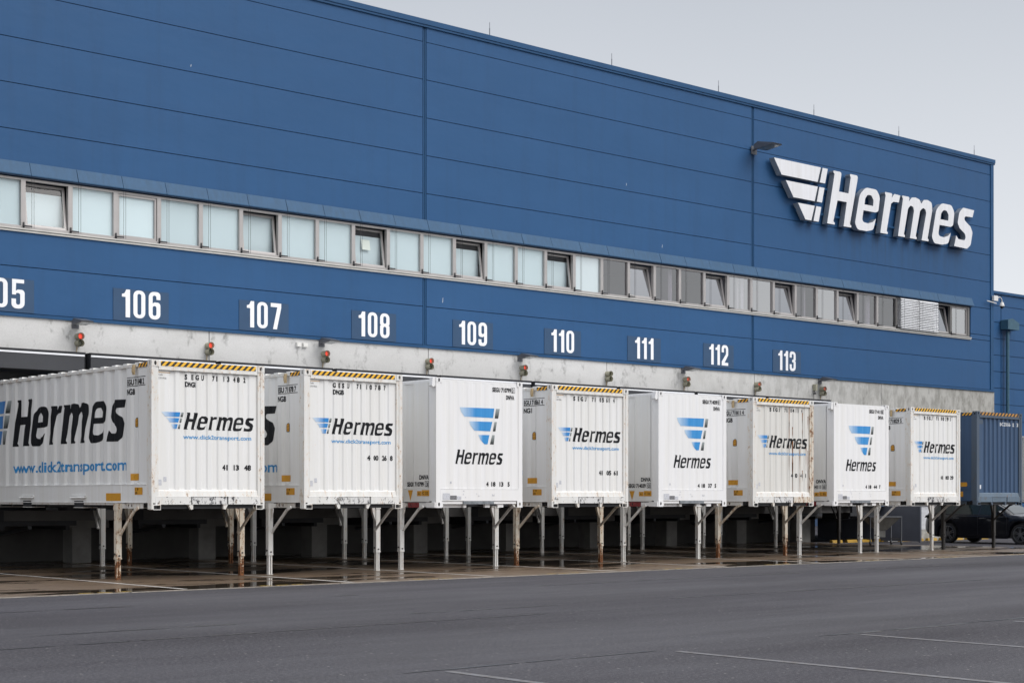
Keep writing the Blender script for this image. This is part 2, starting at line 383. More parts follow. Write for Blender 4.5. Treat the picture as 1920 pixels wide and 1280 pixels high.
def solid(mb, loops, f3a, f3b):
    flat(mb, loops, f3a); flat(mb, loops, f3b)
    for l in loops:
        n = len(l); mb.add([f3a(*p) for p in l] + [f3b(*p) for p in l], [(i, (i + 1) % n, n + (i + 1) % n, n + i) for i in range(n)])

DIG = {
 '0': [[(0,0,.2),(.46,0,.2),(.46,1,.2),(0,1,.2)], [(.155,.12,.07),(.305,.12,.07),(.305,.88,.07),(.155,.88,.07)]],
 '1': [[(.0,.73),(.0,.83),(.10,.86,.05),(.17,1),(.31,1),(.31,0),(.14,0),(.14,.73)]],
 '2': [[(0,0),(.46,0),(.46,.14),(.2,.14),(.46,.52,.1),(.46,1,.2),(0,1,.2),(0,.64),(.155,.64),(.155,.87,.07),(.305,.87,.07),(.305,.56,.05),(0,.18,.05)]],
 '3': [[(0,1,.2),(.46,1,.2),(.46,.56,.1),(.40,.52),(.46,.48,.1),(.46,0,.2),(0,0,.2),(0,.34),(.155,.34),(.155,.13,.07),(.305,.13,.07),(.305,.45,.07),(.19,.45),(.19,.58),(.305,.58,.07),(.305,.87,.07),(.155,.87,.07),(.155,.68),(0,.68)]],
 '4': [[(.28,0),(.42,0),(.42,.22),(.48,.22),(.48,.34),(.42,.34),(.42,1),(.25,1),(0,.34),(0,.22),(.28,.22)], [(.12,.34),(.28,.34),(.28,.76)]],
 '5': [[(.02,1),(.44,1),(.44,.87),(.16,.87),(.15,.60),(.22,.65,.03),(.46,.65,.18),(.46,0,.2),(0,0,.2),(0,.33),(.155,.33),(.155,.13,.07),(.305,.13,.07),(.305,.53,.07),(.155,.53,.05),(.155,.47),(.02,.47)]],
 '6': [[(0,0,.2),(.46,0,.2),(.46,.62,.18),(.22,.62,.05),(.155,.57),(.155,.87,.07),(.305,.87,.07),(.305,.72),(.46,.72),(.46,1,.2),(0,1,.2)], [(.155,.13,.07),(.305,.13,.07),(.305,.49,.07),(.155,.49,.07)]],
 '7': [[(0,1),(.46,1),(.46,.84),(.27,0),(.1,0),(.29,.85),(0,.85)]],
 '8': [[(0,0,.2),(.46,0,.2),(.46,.48,.1),(.42,.52),(.46,.56,.1),(.46,1,.2),(0,1,.2),(0,.56,.1),(.04,.52),(0,.48,.1)], [(.155,.12,.07),(.305,.12,.07),(.305,.46,.07),(.155,.46,.07)], [(.155,.58,.07),(.305,.58,.07),(.305,.88,.07),(.155,.88,.07)]],
}
DIG['9'] = [[(.46 - p[0], 1 - p[1]) + tuple(p[2:]) for p in l] for l in DIG['6']]
def digloops(ch, x, y, h, wx=1.0): return [[(x + p[0] * h * wx, y + p[1] * h) for p in rpoly(l)] for l in DIG[ch]]

# company word, upright coordinates (cap height 1), sheared when placed
WORD = [
 [[(0,0),(.22,0),(.22,.03),(.17,.06,.02),(.22,.46),(.22,.46),(.50,.46),(.49,0),(.72,0),(.72,.03),(.67,.06,.02),(.74,.9),(.74,1,.05),(.50,1),(.50,.97),(.53,.94,.02),(.52,.63),(.23,.63),(.24,.9),(.24,1,.05),(0,1),(0,.97),(.04,.94,.02),(0,.06)]],
 [[(.82,.10,.09),(.92,-.015,.12),(1.20,-.015,.1),(1.40,.03,.08),(1.44,.25),(1.36,.18,.06),(1.22,.135,.08),(1.02,.15,.08),(1.03,.37),(1.40,.37,.02),(1.49,.40,.05),(1.49,.68,.14),(1.36,.81,.14),(1.02,.81,.18),(.86,.66,.18)], [(1.04,.485),(1.31,.485),(1.30,.60,.05),(1.22,.68,.08),(1.10,.68,.08),(1.04,.60,.05)]],
 [[(1.63,0),(1.86,0),(1.86,.03),(1.82,.06,.02),(1.86,.60,.0),(1.93,.645,.03),(2.10,.65),(2.12,.79),(1.93,.80,.03),(1.86,.71),(1.86,.80,.03),(1.63,.80),(1.63,.77),(1.66,.74,.02),(1.63,.06)]],
 [[(2.20,0),(2.42,0),(2.42,.03),(2.38,.06,.02),(2.42,.57,.03),(2.49,.64,.04),(2.58,.62,.05),(2.62,.55),(2.59,0),(2.81,0),(2.81,.03),(2.77,.06,.02),(2.82,.57,.03),(2.90,.64,.04),(2.99,.62,.05),(3.03,.55),(2.98,0),(3.21,0),(3.21,.03),(3.17,.06,.02),(3.22,.62,.05),(3.18,.78,.10),(3.02,.815,.05),(2.90,.80,.03),(2.83,.71,.02),(2.76,.79,.06),(2.62,.815,.05),(2.50,.80,.03),(2.42,.71),(2.42,.80,.03),(2.19,.80),(2.19,.77),(2.22,.74,.02),(2.20,.06)]],
 [[(3.31,.10,.09),(3.41,-.015,.12),(3.69,-.015,.1),(3.89,.03,.08),(3.93,.25),(3.85,.18,.06),(3.71,.135,.08),(3.51,.15,.08),(3.52,.37),(3.89,.37,.02),(3.98,.40,.05),(3.98,.68,.14),(3.85,.81,.14),(3.51,.81,.18),(3.35,.66,.18)], [(3.53,.485),(3.80,.485),(3.79,.60,.05),(3.71,.68,.08),(3.59,.68,.08),(3.53,.60,.05)]],
 [[(4.10,.0),(4.56,-.01,.06),(4.67,.08,.08),(4.69,.34,.08),(4.60,.45,.08),(4.38,.55,.05),(4.34,.60,.04),(4.38,.645,.03),(4.63,.65),(4.66,.80),(4.26,.81,.08),(4.15,.70,.08),(4.13,.48,.08),(4.22,.38,.08),(4.42,.29,.06),(4.47,.22,.05),(4.44,.15,.04),(4.22,.155,.04),(4.13,.22)]],
]
def word_loops(x, y, h, wscale=1.0, shear=0.19):
    return [[[(x + (p[0] * wscale + shear * p[1]) * h, y + p[1] * h) for p in rpoly(l, 5)] for l in L] for L in WORD]

_fc = {}
def text_loops_mesh(txt, h, width=None, sq=1.0, bold=0.0):
    """2D mesh data (verts, faces) of a text in the built-in font, cap height h"""
    key = (txt, bold)
    if key not in _fc:
        for tx in ('H', txt):
            cu = bpy.data.curves.new('t', 'FONT'); cu.body = tx; cu.size = 1; cu.offset = bold; cu.resolution_u = 3; cu.fill_mode = 'FRONT'
            ob = bpy.data.objects.new('t', cu); COL.objects.link(ob); dg = bpy.context.evaluated_depsgraph_get(); dg.update()
            me = bpy.data.meshes.new_from_object(ob.evaluated_get(dg))
            vs = [(v.co.x, v.co.y) for v in me.vertices]; fs = [list(p.vertices) for p in me.polygons]
            if tx == 'H' and 'H' not in _fc: _fc['H'] = max(v[1] for v in vs) - min(v[1] for v in vs)
            bpy.data.objects.remove(ob); bpy.data.curves.remove(cu); bpy.data.meshes.remove(me)
        _fc[key] = (vs, fs)
    vs, fs = _fc[key]; k = h / _fc['H']; x0 = min(v[0] for v in vs); x1 = max(v[0] for v in vs)
    kx = width / (x1 - x0) if width else k * sq
    return [((a - x0) * kx, b_ * k) for a, b_ in vs], fs
def spread(items, h, sq=0.72, bold=0.045):
    """[(x, y, text)] -> one 2D mesh"""
    V, F = [], []
    for x, y, t in items:
        if not t: continue
        vs, fs = text_loops_mesh(t, h, None, sq, bold); o = len(V)
        V += [(x + a, y + b_) for a, b_ in vs]; F += [[i + o for i in f] for f in fs]
    return V, F
def loops2d(list_of_loops):
    V, F = [], []
    for L in list_of_loops:
        pts = [p for l in L for p in l]; o = len(V)
        tr = tessellate_polygon([[Vector((p[0], p[1], 0)) for p in l] for l in L])
        V += pts; F += [[i + o for i in t] for t in tr]
    return V, F
class Corr:
    """corrugated profile along u: depth 0 = outermost, positive = recessed"""
    def __init__(s, u0, u1, pitch, ridge, flank, depth, start):
        s.u0, s.u1 = u0, u1; s.pts = [(u0, 0.0)]; u = start
        rec = pitch - ridge - 2 * flank
        while u + pitch - ridge <= u1 - 0.01:
            # u = end of an outer flat
            s.pts += [(u, 0.0), (u + flank, depth), (u + flank + rec, depth), (u + 2 * flank + rec, 0.0)]; u += pitch
        s.pts.append((u1, 0.0))
    def at(s, u):
        for (a, da), (b_, db) in zip(s.pts, s.pts[1:]):
            if a <= u <= b_: return da + (db - da) * ((u - a) / (b_ - a) if b_ > a else 0)
        return 0.0
    def panel(s, mb, z0, z1, f3):
        n = len(s.pts)
        mb.add([f3(u, z0, d) for u, d in s.pts] + [f3(u, z1, d) for u, d in s.pts], [(i, i + 1, n + i + 1, n + i) for i in range(n - 1)])
def stick(name, VF, corr, f3, mat, parent, off=0.004):
    """flat print laid onto a corrugated sheet, following its folds"""
    V, F = VF
    if not V: return None
    bm = bmesh.new()
    vs = [bm.verts.new((a, b_, 0)) for a, b_ in V]
    for f in F:
        try: bm.faces.new([vs[i] for i in f])
        except ValueError: pass
    if corr:
        lo = min(v[0] for v in V); hi = max(v[0] for v in V)
        for u, d in corr.pts:
            if lo < u < hi:
                bmesh.ops.bisect_plane(bm, geom=bm.verts[:] + bm.edges[:] + bm.faces[:], plane_co=(u, 0, 0), plane_no=(1, 0, 0), dist=1e-5)
    for v in bm.verts:
        v.co = Vector(f3(v.co.x, v.co.y, (corr.at(v.co.x) if corr else 0) - off))
    me = bpy.data.meshes.new(name); bm.to_mesh(me); bm.free()
    return put(name, me, mat, parent)

# ------------------------------------------------------------------ ground
BAY = 3.468
struct('ground', MB().add([(-600, -500, 0), (900, -500, 0), (900, 900, 0), (-600, 900, 0)], [(0, 1, 2, 3)]), M['asphalt'])
PAD_Y = -10.57
mb = MB(); mb.add([(-20, PAD_Y, .004), (46.35, PAD_Y, .004), (46.35, -5.6, .004), (45.6, -0.1, .004), (45.6, 8, .004), (-20, 8, .004)], [(0, 1, 2, 3, 4, 5)])
struct('concrete_pad', mb, M['pad'])
mb = MB(); x = -20.0
random.seed(3)
while x < 46.3:
    L = random.uniform(.6, 1.6); h_ = random.uniform(.025, .05)
    mb.box(x, min(x + L - .02, 46.35), PAD_Y - h_, PAD_Y, 0, .012); x += L
struct('edge_strip', mb, M['edge'])
for k in range(-2, 10):
    X = 14.24 + k * 3.50; mb = MB(); y = PAD_Y + .12 + random.uniform(0, .1)
    while y < 1.6:                                   # slightly ragged edges
        y2 = min(1.6, y + 1.1); a, b_ = random.uniform(-.008, .008), random.uniform(-.008, .008)
        mb.add([(X - .055 + a, y, .008), (X + .055 + b_, y, .008), (X + .055 + b_, y2, .008), (X - .055 + a, y2, .008)], [(0, 1, 2, 3)]); y = y2
    struct('bay_line', mb, M['line'])
    if k >= -1:
        for j in range(3):
            xa = X - 2.0 + j * .34; mb = MB().add([(xa, PAD_Y + .16, .008), (xa + .26, PAD_Y + .16, .008), (xa + .27, PAD_Y + .26, .008), (xa + .01, PAD_Y + .27, .008)], [(0, 1, 2, 3)])
            struct('yellow_marking', mb, M['yellow'])
for X, ya in ((9.32, -23.7), (12.33, -23.75), (15.46, -23.75), (18.6, -23.8), (21.7, -23.8)):
    struct('parking_line', MB().add([(X - .06, -32, .004), (X + .06, -32, .004), (X + .05, ya, .004), (X - .05, ya, .004)], [(0, 1, 2, 3)]), M['line_asph'])
def seam(y0, x0, x1, wd, mat, gaps=0.35, dy=0.0):
    mb = MB(); x = x0
    while x < x1:
        L = random.uniform(.4, 2.2)
        if random.random() > gaps:
            n = 6; pts = [(x + L * i / n, y0 + dy * (x + L * i / n - x0) + random.uniform(-.012, .012), random.uniform(.3, 1) * wd) for i in range(n + 1)]
            pts[0] = pts[0][:2] + (.002,); pts[-1] = pts[-1][:2] + (.002,)
            mb.add([(a, b_ - c / 2, .004) for a, b_, c in pts] + [(a, b_ + c / 2, .004) for a, b_, c in pts], [(i, i + 1, n + 2 + i, n + 1 + i) for i in range(n)])
        x += L
    return struct('asphalt_seam', mb, mat)
seam(-23.55, 2, 30, .09, M['seam'], .35)
seam(-13.9, 2, 34, .08, M['seam'], .25, .02)
seam(-17.6, 8, 40, .07, M['seam'], .5)
seam(-23.62, 8, 26, .05, M['line_asph'], .7)
seam(-19.0, 5, 14, .09, M['seam'], .1, 0.02)

# ------------------------------------------------------------------ warehouse
BX0, BX1, TOP = 3.3, 55.82, 14.78
wh = thing('warehouse', 'long blue warehouse with a window strip and concrete band above its loading docks', 'warehouse', (30, 12, 0))
WO = Vector((30, 12, 0))
def wpart(name, mb, mat, parent=wh):
    if isinstance(mb, MB): mb.v = [(v[0] - WO.x, v[1] - WO.y, v[2] - WO.z) for v in mb.v]
    return put(name, mb, mat, parent)
# core behind the cladding (upper storey), leaving the window strip open
mb = MB(); mb.box(BX0, BX1 - .02, .10, 40, 8.93, 14.6).box(BX0, BX1 - .02, .10, 40, 5.72, 7.68).box(54.12, BX1 - .02, .10, 40, 7.68, 8.93)
wpart('core_wall', mb, M['blue_dark'])
mb = MB(); mb.box(BX0, 54.12, 4.0, 4.1, 7.68, 8.93)
wpart('office_back_wall', mb, M['wall_in'])
# seams of the cladding
SEAMS = [BX0, 13.74, 27.62, 41.46, 55.68]
rows = [(5.805, 6.87), (6.87, 7.70), (8.95, 9.99), (9.99, 11.04), (11.04, 12.08), (12.08, 13.13), (13.13, 14.17), (14.17, 14.64)]
for i in range(4):
    xa, xb = SEAMS[i] + (.07 if i else 0), SEAMS[i + 1] - .07
    for z0, z1 in rows:
        wpart('facade_panel', MB().box(xa, xb, 0, .09, z0 + .009, z1 - .009), M['blue'])
wpart('facade_panel', MB().box(54.27, 55.61, 0, .09, 7.711, 7.889), M['blue'])
wpart('facade_panel', MB().box(54.27, 55.61, 0, .09, 7.911, 8.939), M['blue'])
for X in SEAMS[1:4]:
    for z0, z1 in ((5.80, 7.69), (8.95, 14.64)):
        wpart('joint_profile', MB().box(X - .035, X + .012, .02, .09, z0, z1).box(X + .03, X + .062, .012, .09, z0, z1), M['blue_trim'])
wpart('corner_trim', MB().box(55.62, BX1, -.03, .12, 5.80, 14.64).box(BX1 - .02, BX1, .12, 40, 5.8, 14.64), M['blue_trim'])
wpart('parapet_cap', MB().box(BX0, BX1 + .06, -.07, .35, 14.64, TOP).box(BX0, BX1 + .06, -.045, -.02, 14.575, 14.64), M['blue_trim'])
wpart('roof', MB().box(BX0, BX1, .35, 40, 14.60, 14.68), M['concrete_dark'])
wpart('drip_edge', MB().box(BX0, BX1 + .01, -.05, .09, 5.735, 5.775).box(BX0, BX1 + .01, -.09, .0, 5.715, 5.735).box(BX0, BX1, -.02, .09, 5.775, 5.800), M['blue_trim'])
# concrete band
cs = [BX0, 13.87, 20.80, 27.72, 34.63, 41.50]
for a, b_ in zip(cs, cs[1:] + [45.10]):
    wpart('concrete_panel', MB().box(a + .012, b_ - .012 if b_ != 45.10 else b_, -.04, .2, 4.955, 5.714), M['concrete'])
wpart('concrete_panel', MB().box(45.102, 48.50, -.04, .25, 1.30, 5.714), M['concrete'])
wpart('concrete_panel', MB().box(48.524, BX1 + .02, -.04, .25, 1.30, 5.714), M['concrete'])
wpart('band_backing', MB().box(BX0, 48.6, .0, .2, 5.0, 5.70), M['blue_dark'])
wpart('end_wall', MB().box(BX1 - .3, BX1 - .001, .25, 40, 1.3, 5.71), M['concrete'])
# dock openings
for k in range(-4, 8):
    xa, xb = 17.28 + k * BAY + .10, 17.28 + (k + 1) * BAY - .06
    if xa < 2: continue
    sh = wpart('dock_shelter', MB().box(xa, xb, -.52, -.04, 4.50, 4.93).box(xa, xa + .42, -.50, -.04, 1.3, 4.50).box(xb - .42, xb, -.50, -.04, 1.3, 4.50).box(xa + .42, xb - .42, .6, .7, 1.3, 4.5), M['curtain'])
    wpart('top_strip', MB().box(xa, xb, -.535, -.521, 4.855, 4.895), M['ribbed'], sh)
    wpart('top_frame', MB().box(xa - .02, xb + .02, -.54, -.04, 4.93, 4.951), M['black'], sh)
    wpart('shelter_post', MB().box(xa - .16, xa - .02, -.30, -.04, 1.3, 4.94), M['black'])
# floor slab and undercroft
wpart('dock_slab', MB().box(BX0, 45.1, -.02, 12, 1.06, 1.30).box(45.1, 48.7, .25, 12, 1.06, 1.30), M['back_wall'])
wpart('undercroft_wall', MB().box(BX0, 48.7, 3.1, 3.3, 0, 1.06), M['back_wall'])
for k in range(-4, 9):
    cx_ = 18.15 + k * 3.50
    if cx_ > 46.6 or cx_ < 4: continue
    col_ = wpart('pillar', MB().box(cx_ - .25, cx_ + .25, 1.5, 2.0, 0, 1.06), M['pillar'])
    wpart('pillar_head', MB().box(cx_ - .85, cx_ + .60, 1.25, 1.95, .86, 1.05), M['pillar'], col_)
    lv = wpart('dock_leveller', MB().box(cx_ + .80, cx_ + 2.7, .15, 2.6, .94, 1.055).box(cx_ + .9, cx_ + 1.0, .3, 2.4, .84, .94).box(cx_ + 2.5, cx_ + 2.6, .3, 2.4, .84, .94), M['darkroom'])
    wpart('cylinder', MB().tube((cx_ + 1.75, .6, .9), (cx_ + 1.75, 2.2, .72), .05), M['steel'], lv)
    wpart('bumper', MB().box(cx_ + .55, cx_ + .80, -.12, -.022, 1.06, 1.295), M['black'])
    wpart('junction_box', MB().box(cx_ - .75, cx_ - .6, 1.66, 1.72, .93, 1.03), M['steel'])
# far bay: plinth and ribbed sheet
mb = MB(); z = .42
while z < 1.28: mb.box(48.9, BX1, .02, .12, z, z + .035); mb.box(48.9, BX1, .05, .12, z + .035, z + .05); z += .05
mb.box(48.9, 49.0, -.02, .12, .40, 1.3)
wpart('ribbed_wall', mb, M['ribbed'])
wpart('plinth', MB().box(48.9, BX1, -.06, .3, 0, .30).box(48.9, BX1, .0, .3, .30, .41), M['concrete'])

# small bright scratches in the paint
for X, Z, h_ in ((17.05, 13.87, .04), (35.5, 11.2, .08), (28.25, 7.02, .14), (33.2, 5.98, .12), (37.1, 9.45, .10), (20.3, 12.2, .06)):
    wpart('paint_scratch', MB().add([(X, -.003, Z), (X + .012, -.003, Z + .01), (X + .02, -.003, Z + h_), (X + .012, -.003, Z + h_)], [(0, 1, 2, 3)]), M['digit'])
# canopy over the window strip
X = 14.95 - 9 * 1.1583
random.seed(5)
while X < 54.3:
    x2 = min(X + 1.1583, 54.35)
    if x2 - X > .2:
        t = random.uniform(-.006, .006)
        mb = MB(); mb.prism([(-.0, 9.255), (-.015, 9.262), (-.125 + t, 8.968), (-.125 + t, 8.945), (-.105, 8.945), (0, 9.23)], 'x', X + .006, x2 - .006)
        wpart('canopy_sheet', mb, M['canopy'])
    X = x2 if x2 < 54.35 else 99
wpart('canopy_soffit', MB().box(BX0, 54.33, -.10, .10, 8.925, 8.943), M['blue_dark'])
wpart('window_sill', MB().box(BX0, 54.25, -.07, .14, 7.712, 7.745).box(BX0, 54.25, -.045, .14, 7.66, 7.70), M['sill'])

# windows
OPEN = {0, 5, 8, 11, 14, 17, 20, 23, 26, 31}
ZB, ZT = 7.76, 8.90
wires = []
for i in range(-11, 33):
    xa = 15.97 + 1.156 * i; xb = xa + 1.156
    mb = MB()
    lw = .055
    mb.box(xa - lw, xa + lw, .0, .10, ZB, ZT)
    mb.box(xa + lw, xb - lw, .0, .10, ZB, ZB + .05).box(xa + lw, xb - lw, .0, .10, ZT - .05, ZT)
    if i == 32: mb.box(xb - lw, xb + lw + .02, .0, .10, ZB, ZT)
    white = i <= 15
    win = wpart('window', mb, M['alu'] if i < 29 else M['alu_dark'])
    x0, x1, z0, z1 = xa + lw, xb - lw, ZB + .05, ZT - .05
    gm = M['glass'] if white else M['glass_grey']
    if i in OPEN:
        th = R(8.0 if i not in (17, 20, 23, 26, 31) else 10)
        f3 = lambda u, v, d: (u - WO.x, .05 + d + math.sin(th) * v - WO.y, z0 + math.cos(th) * v)
        H = z1 - z0 - .01; s_ = .06; mb = MB()
        for a, b_, c, d_ in ((x0 + .01, x1 - .01, 0, s_), (x0 + .01, x1 - .01, H - s_, H), (x0 + .01, x0 + .01 + s_, s_, H - s_), (x1 - .01 - s_, x1 - .01, s_, H - s_)):
            vs = [f3(u, v, d) for d in (0, .05) for v in (c, d_) for u in (a, b_)]
            mb.add(vs, [(0, 1, 3, 2), (4, 6, 7, 5), (0, 4, 5, 1), (2, 3, 7, 6), (0, 2, 6, 4), (1, 5, 7, 3)])
        put('sash', mb, M['alu'], win)
        put('pane', MB().add([f3(x0 + .07, s_, .02), f3(x1 - .07, s_, .02), f3(x1 - .07, H - s_, .02), f3(x0 + .07, H - s_, .02)], [(0, 1, 2, 3)]), gm, win)
        if white:
            top = H - .20 if i != 5 else H - .05
            wpart('blind', MB().add([(x0 - .02, .27, z0 - .04), (x1 - .02, .27, z0 - .04), (x1 - .02, .27, z0 + top), (x0 - .02, .27, z0 + top)], [(0, 1, 2, 3)]), M['blind'], win)
        if i == 8:
            put('note', MB().add([f3(x0 + .36, .46, .08), f3(x0 + .64, .46, .08), f3(x0 + .64, .74, .08), f3(x0 + .36, .74, .08)], [(0, 1, 2, 3)]), M['paper'], win)
    else:
        if i in (2, 32, 30):
            mb = MB(); mb.box(x0 + .005, x0 + .055, .03, .08, z0, z1).box(x1 - .055, x1 - .005, .03, .08, z0, z1).box(x0 + .055, x1 - .055, .03, .08, z0, z0 + .055).box(x0 + .055, x1 - .055, .03, .08, z1 - .055, z1)
            wpart('sash', mb, M['alu'], win)
        wpart('pane', MB().add([(x0, .06, z0), (x1, .06, z0), (x1, .06, z1), (x0, .06, z1)], [(0, 1, 2, 3)]), gm, win)
        if white:
            wpart('blind', MB().add([(x0, .085, z0), (x1, .085, z0), (x1, .085, z1), (x0, .085, z1)], [(0, 1, 2, 3)]), M['blind'], win)
        elif i in (18, 21, 27):
            wpart('room_divider', MB().box(x0 + .42, x1 - .14, .75, .80, z0 - .05, z0 + .40), M['wall_pink'], win)
            wpart('white_board', MB().box(x0 + .42, x1 - .14, .75, .80, z0 + .402, z1 + .1), M['wall_in'], win)
            wpart('curtain', MB().box(x1 - .13, x1 - .0, .3, .33, z0 - .05, z1 + .1), M['ribbed'], win)
    br = MB().box(xa - .012, xa + .012, -.035, 0, ZB + .0, ZB + .13).box(xa + .012, xa + .17, -.10, -.06, ZB + .025, ZB + .05).box(xa - .02, xa + .03, -.10, -.0, ZB + .03, ZB + .05)
    wpart('blind_bracket', br, M['bracket'], win)
    wpart('guide_wire', MB().box(xa + .16, xa + .166, -.09, -.084, ZB, ZT).box(xa + .215, xa + .221, -.09, -.084, ZB, ZT), M['bracket'], win)
# interior partitions so the office does not read as one empty tube
for X in (34.1, 37.6, 40.9, 44.4, 47.9, 51.4):
    wpart('office_divider', MB().box(X, X + .08, .2, 4.0, 7.68, 8.93), M['wall_in'])
wpart('office_floor', MB().box(BX0, 54.12, .1, 4.0, 7.60, 7.69), M['darkroom'])
# lowered venetian blinds outside two of the right-hand windows
for xa, xb in ((49.62, 50.72), (50.76, 51.96)):
    vb = thing('venetian_blind', 'left one of the two lowered silver venetian blinds outside the windows' if xa < 50 else 'right one of the two lowered silver venetian blinds outside the windows', 'window blind', (xa, -.10, ZB), 'lowered venetian blinds')
    n = 17
    me = MB().add([(0, -.035, -.018), (xb - xa, -.035, -.018), (xb - xa, .035, .022), (0, .035, .022)], [(0, 1, 2, 3)]).mesh('slat'); me.materials.append(M['slat'])
    for j in range(n):
        o = put('slat', me, None, vb, (random.uniform(-.008, .008), 0, .10 + j * .062)); o.rotation_euler = (R(14 + random.uniform(-4, 4)), random.uniform(-.004, .004), 0)
    put('bottom_rail', MB().box(0, xb - xa, -.03, .03, .02, .045), M['slat'], vb)
    put('cord', MB().box(.15, .158, -.055, -.05, .03, 1.15).box(xb - xa - .16, xb - xa - .152, -.055, -.05, .03, 1.15), M['bracket'], vb)

# ------------------------------------------------------------------ dock numbers
ORD = ['leftmost', 'second from the left', 'third from the left', 'fourth from the left', 'fifth and middle one', 'fourth from the right', 'third from the right', 'second from the right', 'rightmost']
for k in range(-1, 8):
    num = str(106 + k); X = 18.21 + k * BAY
    t = thing('dock_number', 'white number %s on a dark blue plate, %s in the row' % (num, ORD[k + 1]), 'dock number', (X, -.002, 5.82), 'dock numbers along the facade')
    put('plate', MB().box(0, 1.48, -.012, 0, 0, .76), M['plate'], t)
    wds = [(.31 if c == '1' else .46) for c in num]; tot = sum(wds) * .70 + 2 * .085
    x = .16 + (1.10 - tot) / 2 + .03
    for c, wd in zip(num, wds):
        mb = MB(); L = digloops(c, x, .085, .665, 1.03)
        solid(mb, L, lambda u, v: (u, -.020, v), lambda u, v: (u, -.013, v))
        put('digit', mb, M['digit'], t); x += wd * .70 + .085

# ------------------------------------------------------------------ company sign
sg = thing('company_sign', 'large white raised name sign with a winged emblem high on the blue wall', 'sign', (45.05, -.05, 11.07))
SX, SZ = 45.05, 11.07; YB, YF = -.05, -.30
def letter(loops, name):
    mb = MB(); flat(mb, loops, lambda u, v: (u, YF + .05, v))
    o = put(name, mb, M['sign'], sg)
    mb = MB()
    for l in loops:
        n = len(l); mb.add([(u, YF + .05, v) for u, v in l] + [(u, YB + .02, v) for u, v in l], [(i, (i + 1) % n, n + (i + 1) % n, n + i) for i in range(n)])
    put('return', mb, M['sign_side'], o)
    mb = MB()                                   # thin raised rim round the face
    for l in loops:
        n = len(l)
        mb.add([(u, YF + .035, v) for u, v in l] + [(u, YF + .05, v) for u, v in l], [(i, (i + 1) % n, n + (i + 1) % n, n + i) for i in range(n)])
    return o
for L in word_loops(0, 0, 1.87): letter(L, 'letter')
def rel(pts): return [[(x - SX, z - SZ) for x, z in pts]]
for pts in ([(42.20, 12.95), (44.70, 12.95), (44.52, 12.43), (42.60, 12.43)], [(42.82, 12.27), (44.53, 12.27), (44.36, 11.75), (43.22, 11.75)], [(43.46, 11.59), (44.36, 11.59), (44.18, 11.07), (43.86, 11.07)]):
    letter(rel(pts), 'wing_bar')
for a, b_, c, d_, z1, z0 in ((44.80, 45.08, 44.93, 44.64, 12.95, 12.43), (44.62, 44.90, 44.76, 44.48, 12.27, 11.75), (44.45, 44.72, 44.58, 44.30, 11.59, 11.07)):
    letter(rel([(a, z1), (b_, z1), (c, z0), (d_, z0)]), 'short_bar')
put('mounting_rail', MB().box(-1.5, 8.9, YB - .0, YB + .03, .30, .36).box(-2.0, 9.2, YB, YB + .03, 1.20, 1.26), M['blue_trim'], sg)

# ------------------------------------------------------------------ traffic lights, lamps, rods
ords = ['first', 'second', 'third', 'fourth', 'fifth', 'sixth', 'seventh', 'eighth', 'ninth']
for k in range(9):
    X = 17.28 + k * BAY + .0
    lit = k != 5
    where = 'between dock numbers %d and %d' % (105 + k, 106 + k) if k < 8 else 'right of dock number 113'
    t = thing('signal_light', (('two-lamp dock signal lit red, %s' if lit else 'unlit two-lamp dock signal, %s') % (ORD[k] + ' on the concrete band')), 'traffic light', (X, -.04, 5.28), 'dock signal lights on the concrete band')
    for z, on in ((.075, lit), (-.085, False)):
        h = put('housing', MB().tube((0, 0, z), (0, -.20, z), .078, 20, .082, False).tube((0, -.20, z), (0, -.012, z), .072, 20, .060, False).tube((0, 0, z), (0, -.02, z), .078, 20), M['signal'], t)
        put('lens', smooth(put('x', MB().tube((0, -.10, z), (0, -.13, z), .070, 20, .045), None)).data, M['signal_red'] if on else M['signal_off'], h)
        bpy.data.objects.remove(bpy.data.objects['x'])
    put('mount', MB().box(-.02, .02, -.09, 0, -.05, .05), M['signal'], t)
    put('conduit', MB().tube((-.015, -.015, -.16), (-.03, -.012, -.325), .011, 8), M['beige'], t)
def wall_lamp(X, Z, s, label):
    t = thing('wall_lamp', label, 'lamp', (X, -.04, Z), 'floodlights on the facade')
    put('base', MB().box(-.09 * s, .09 * s, -.03, 0, -.13 * s, .05 * s), M['lamp'], t)
    put('arm', MB().tube((0, -.02, -.03 * s), (0, -.18 * s, .02 * s), .03 * s, 10).tube((-.09 * s, -.18 * s, .02 * s), (.09 * s, -.18 * s, .02 * s), .05 * s, 12), M['lamp'], t)
    mb = MB(); mb.prism([(-.14 * s, .05 * s), (-.14 * s, -.035 * s), (-.26 * s, -.06 * s), (-.66 * s, -.012 * s), (-.68 * s, .012 * s), (-.25 * s, .10 * s)], 'x', -.16 * s, .16 * s)
    hd = put('head', mb, M['lamp'], t)
    put('lens', MB().add([(-.13 * s, -.28 * s, -.061 * s), (.13 * s, -.28 * s, -.061 * s), (.13 * s, -.63 * s, -.019 * s), (-.13 * s, -.63 * s, -.019 * s)], [(0, 1, 2, 3)]), M['lamp_glass'], hd)
for k in (0, 2, 4, 6, 8):
    wall_lamp(17.22 + k * BAY, 5.66, .95, 'small floodlight above the %s dock signal on the concrete band' % {0: 'leftmost', 2: 'third', 4: 'fifth and middle', 6: 'seventh', 8: 'rightmost'}[k])
wall_lamp(41.46, 13.18, 1.5, 'large floodlight high on the facade left of the white company sign')
rx = [30.08, 35.0, 39.9, 44.85, 49.8, 54.7]
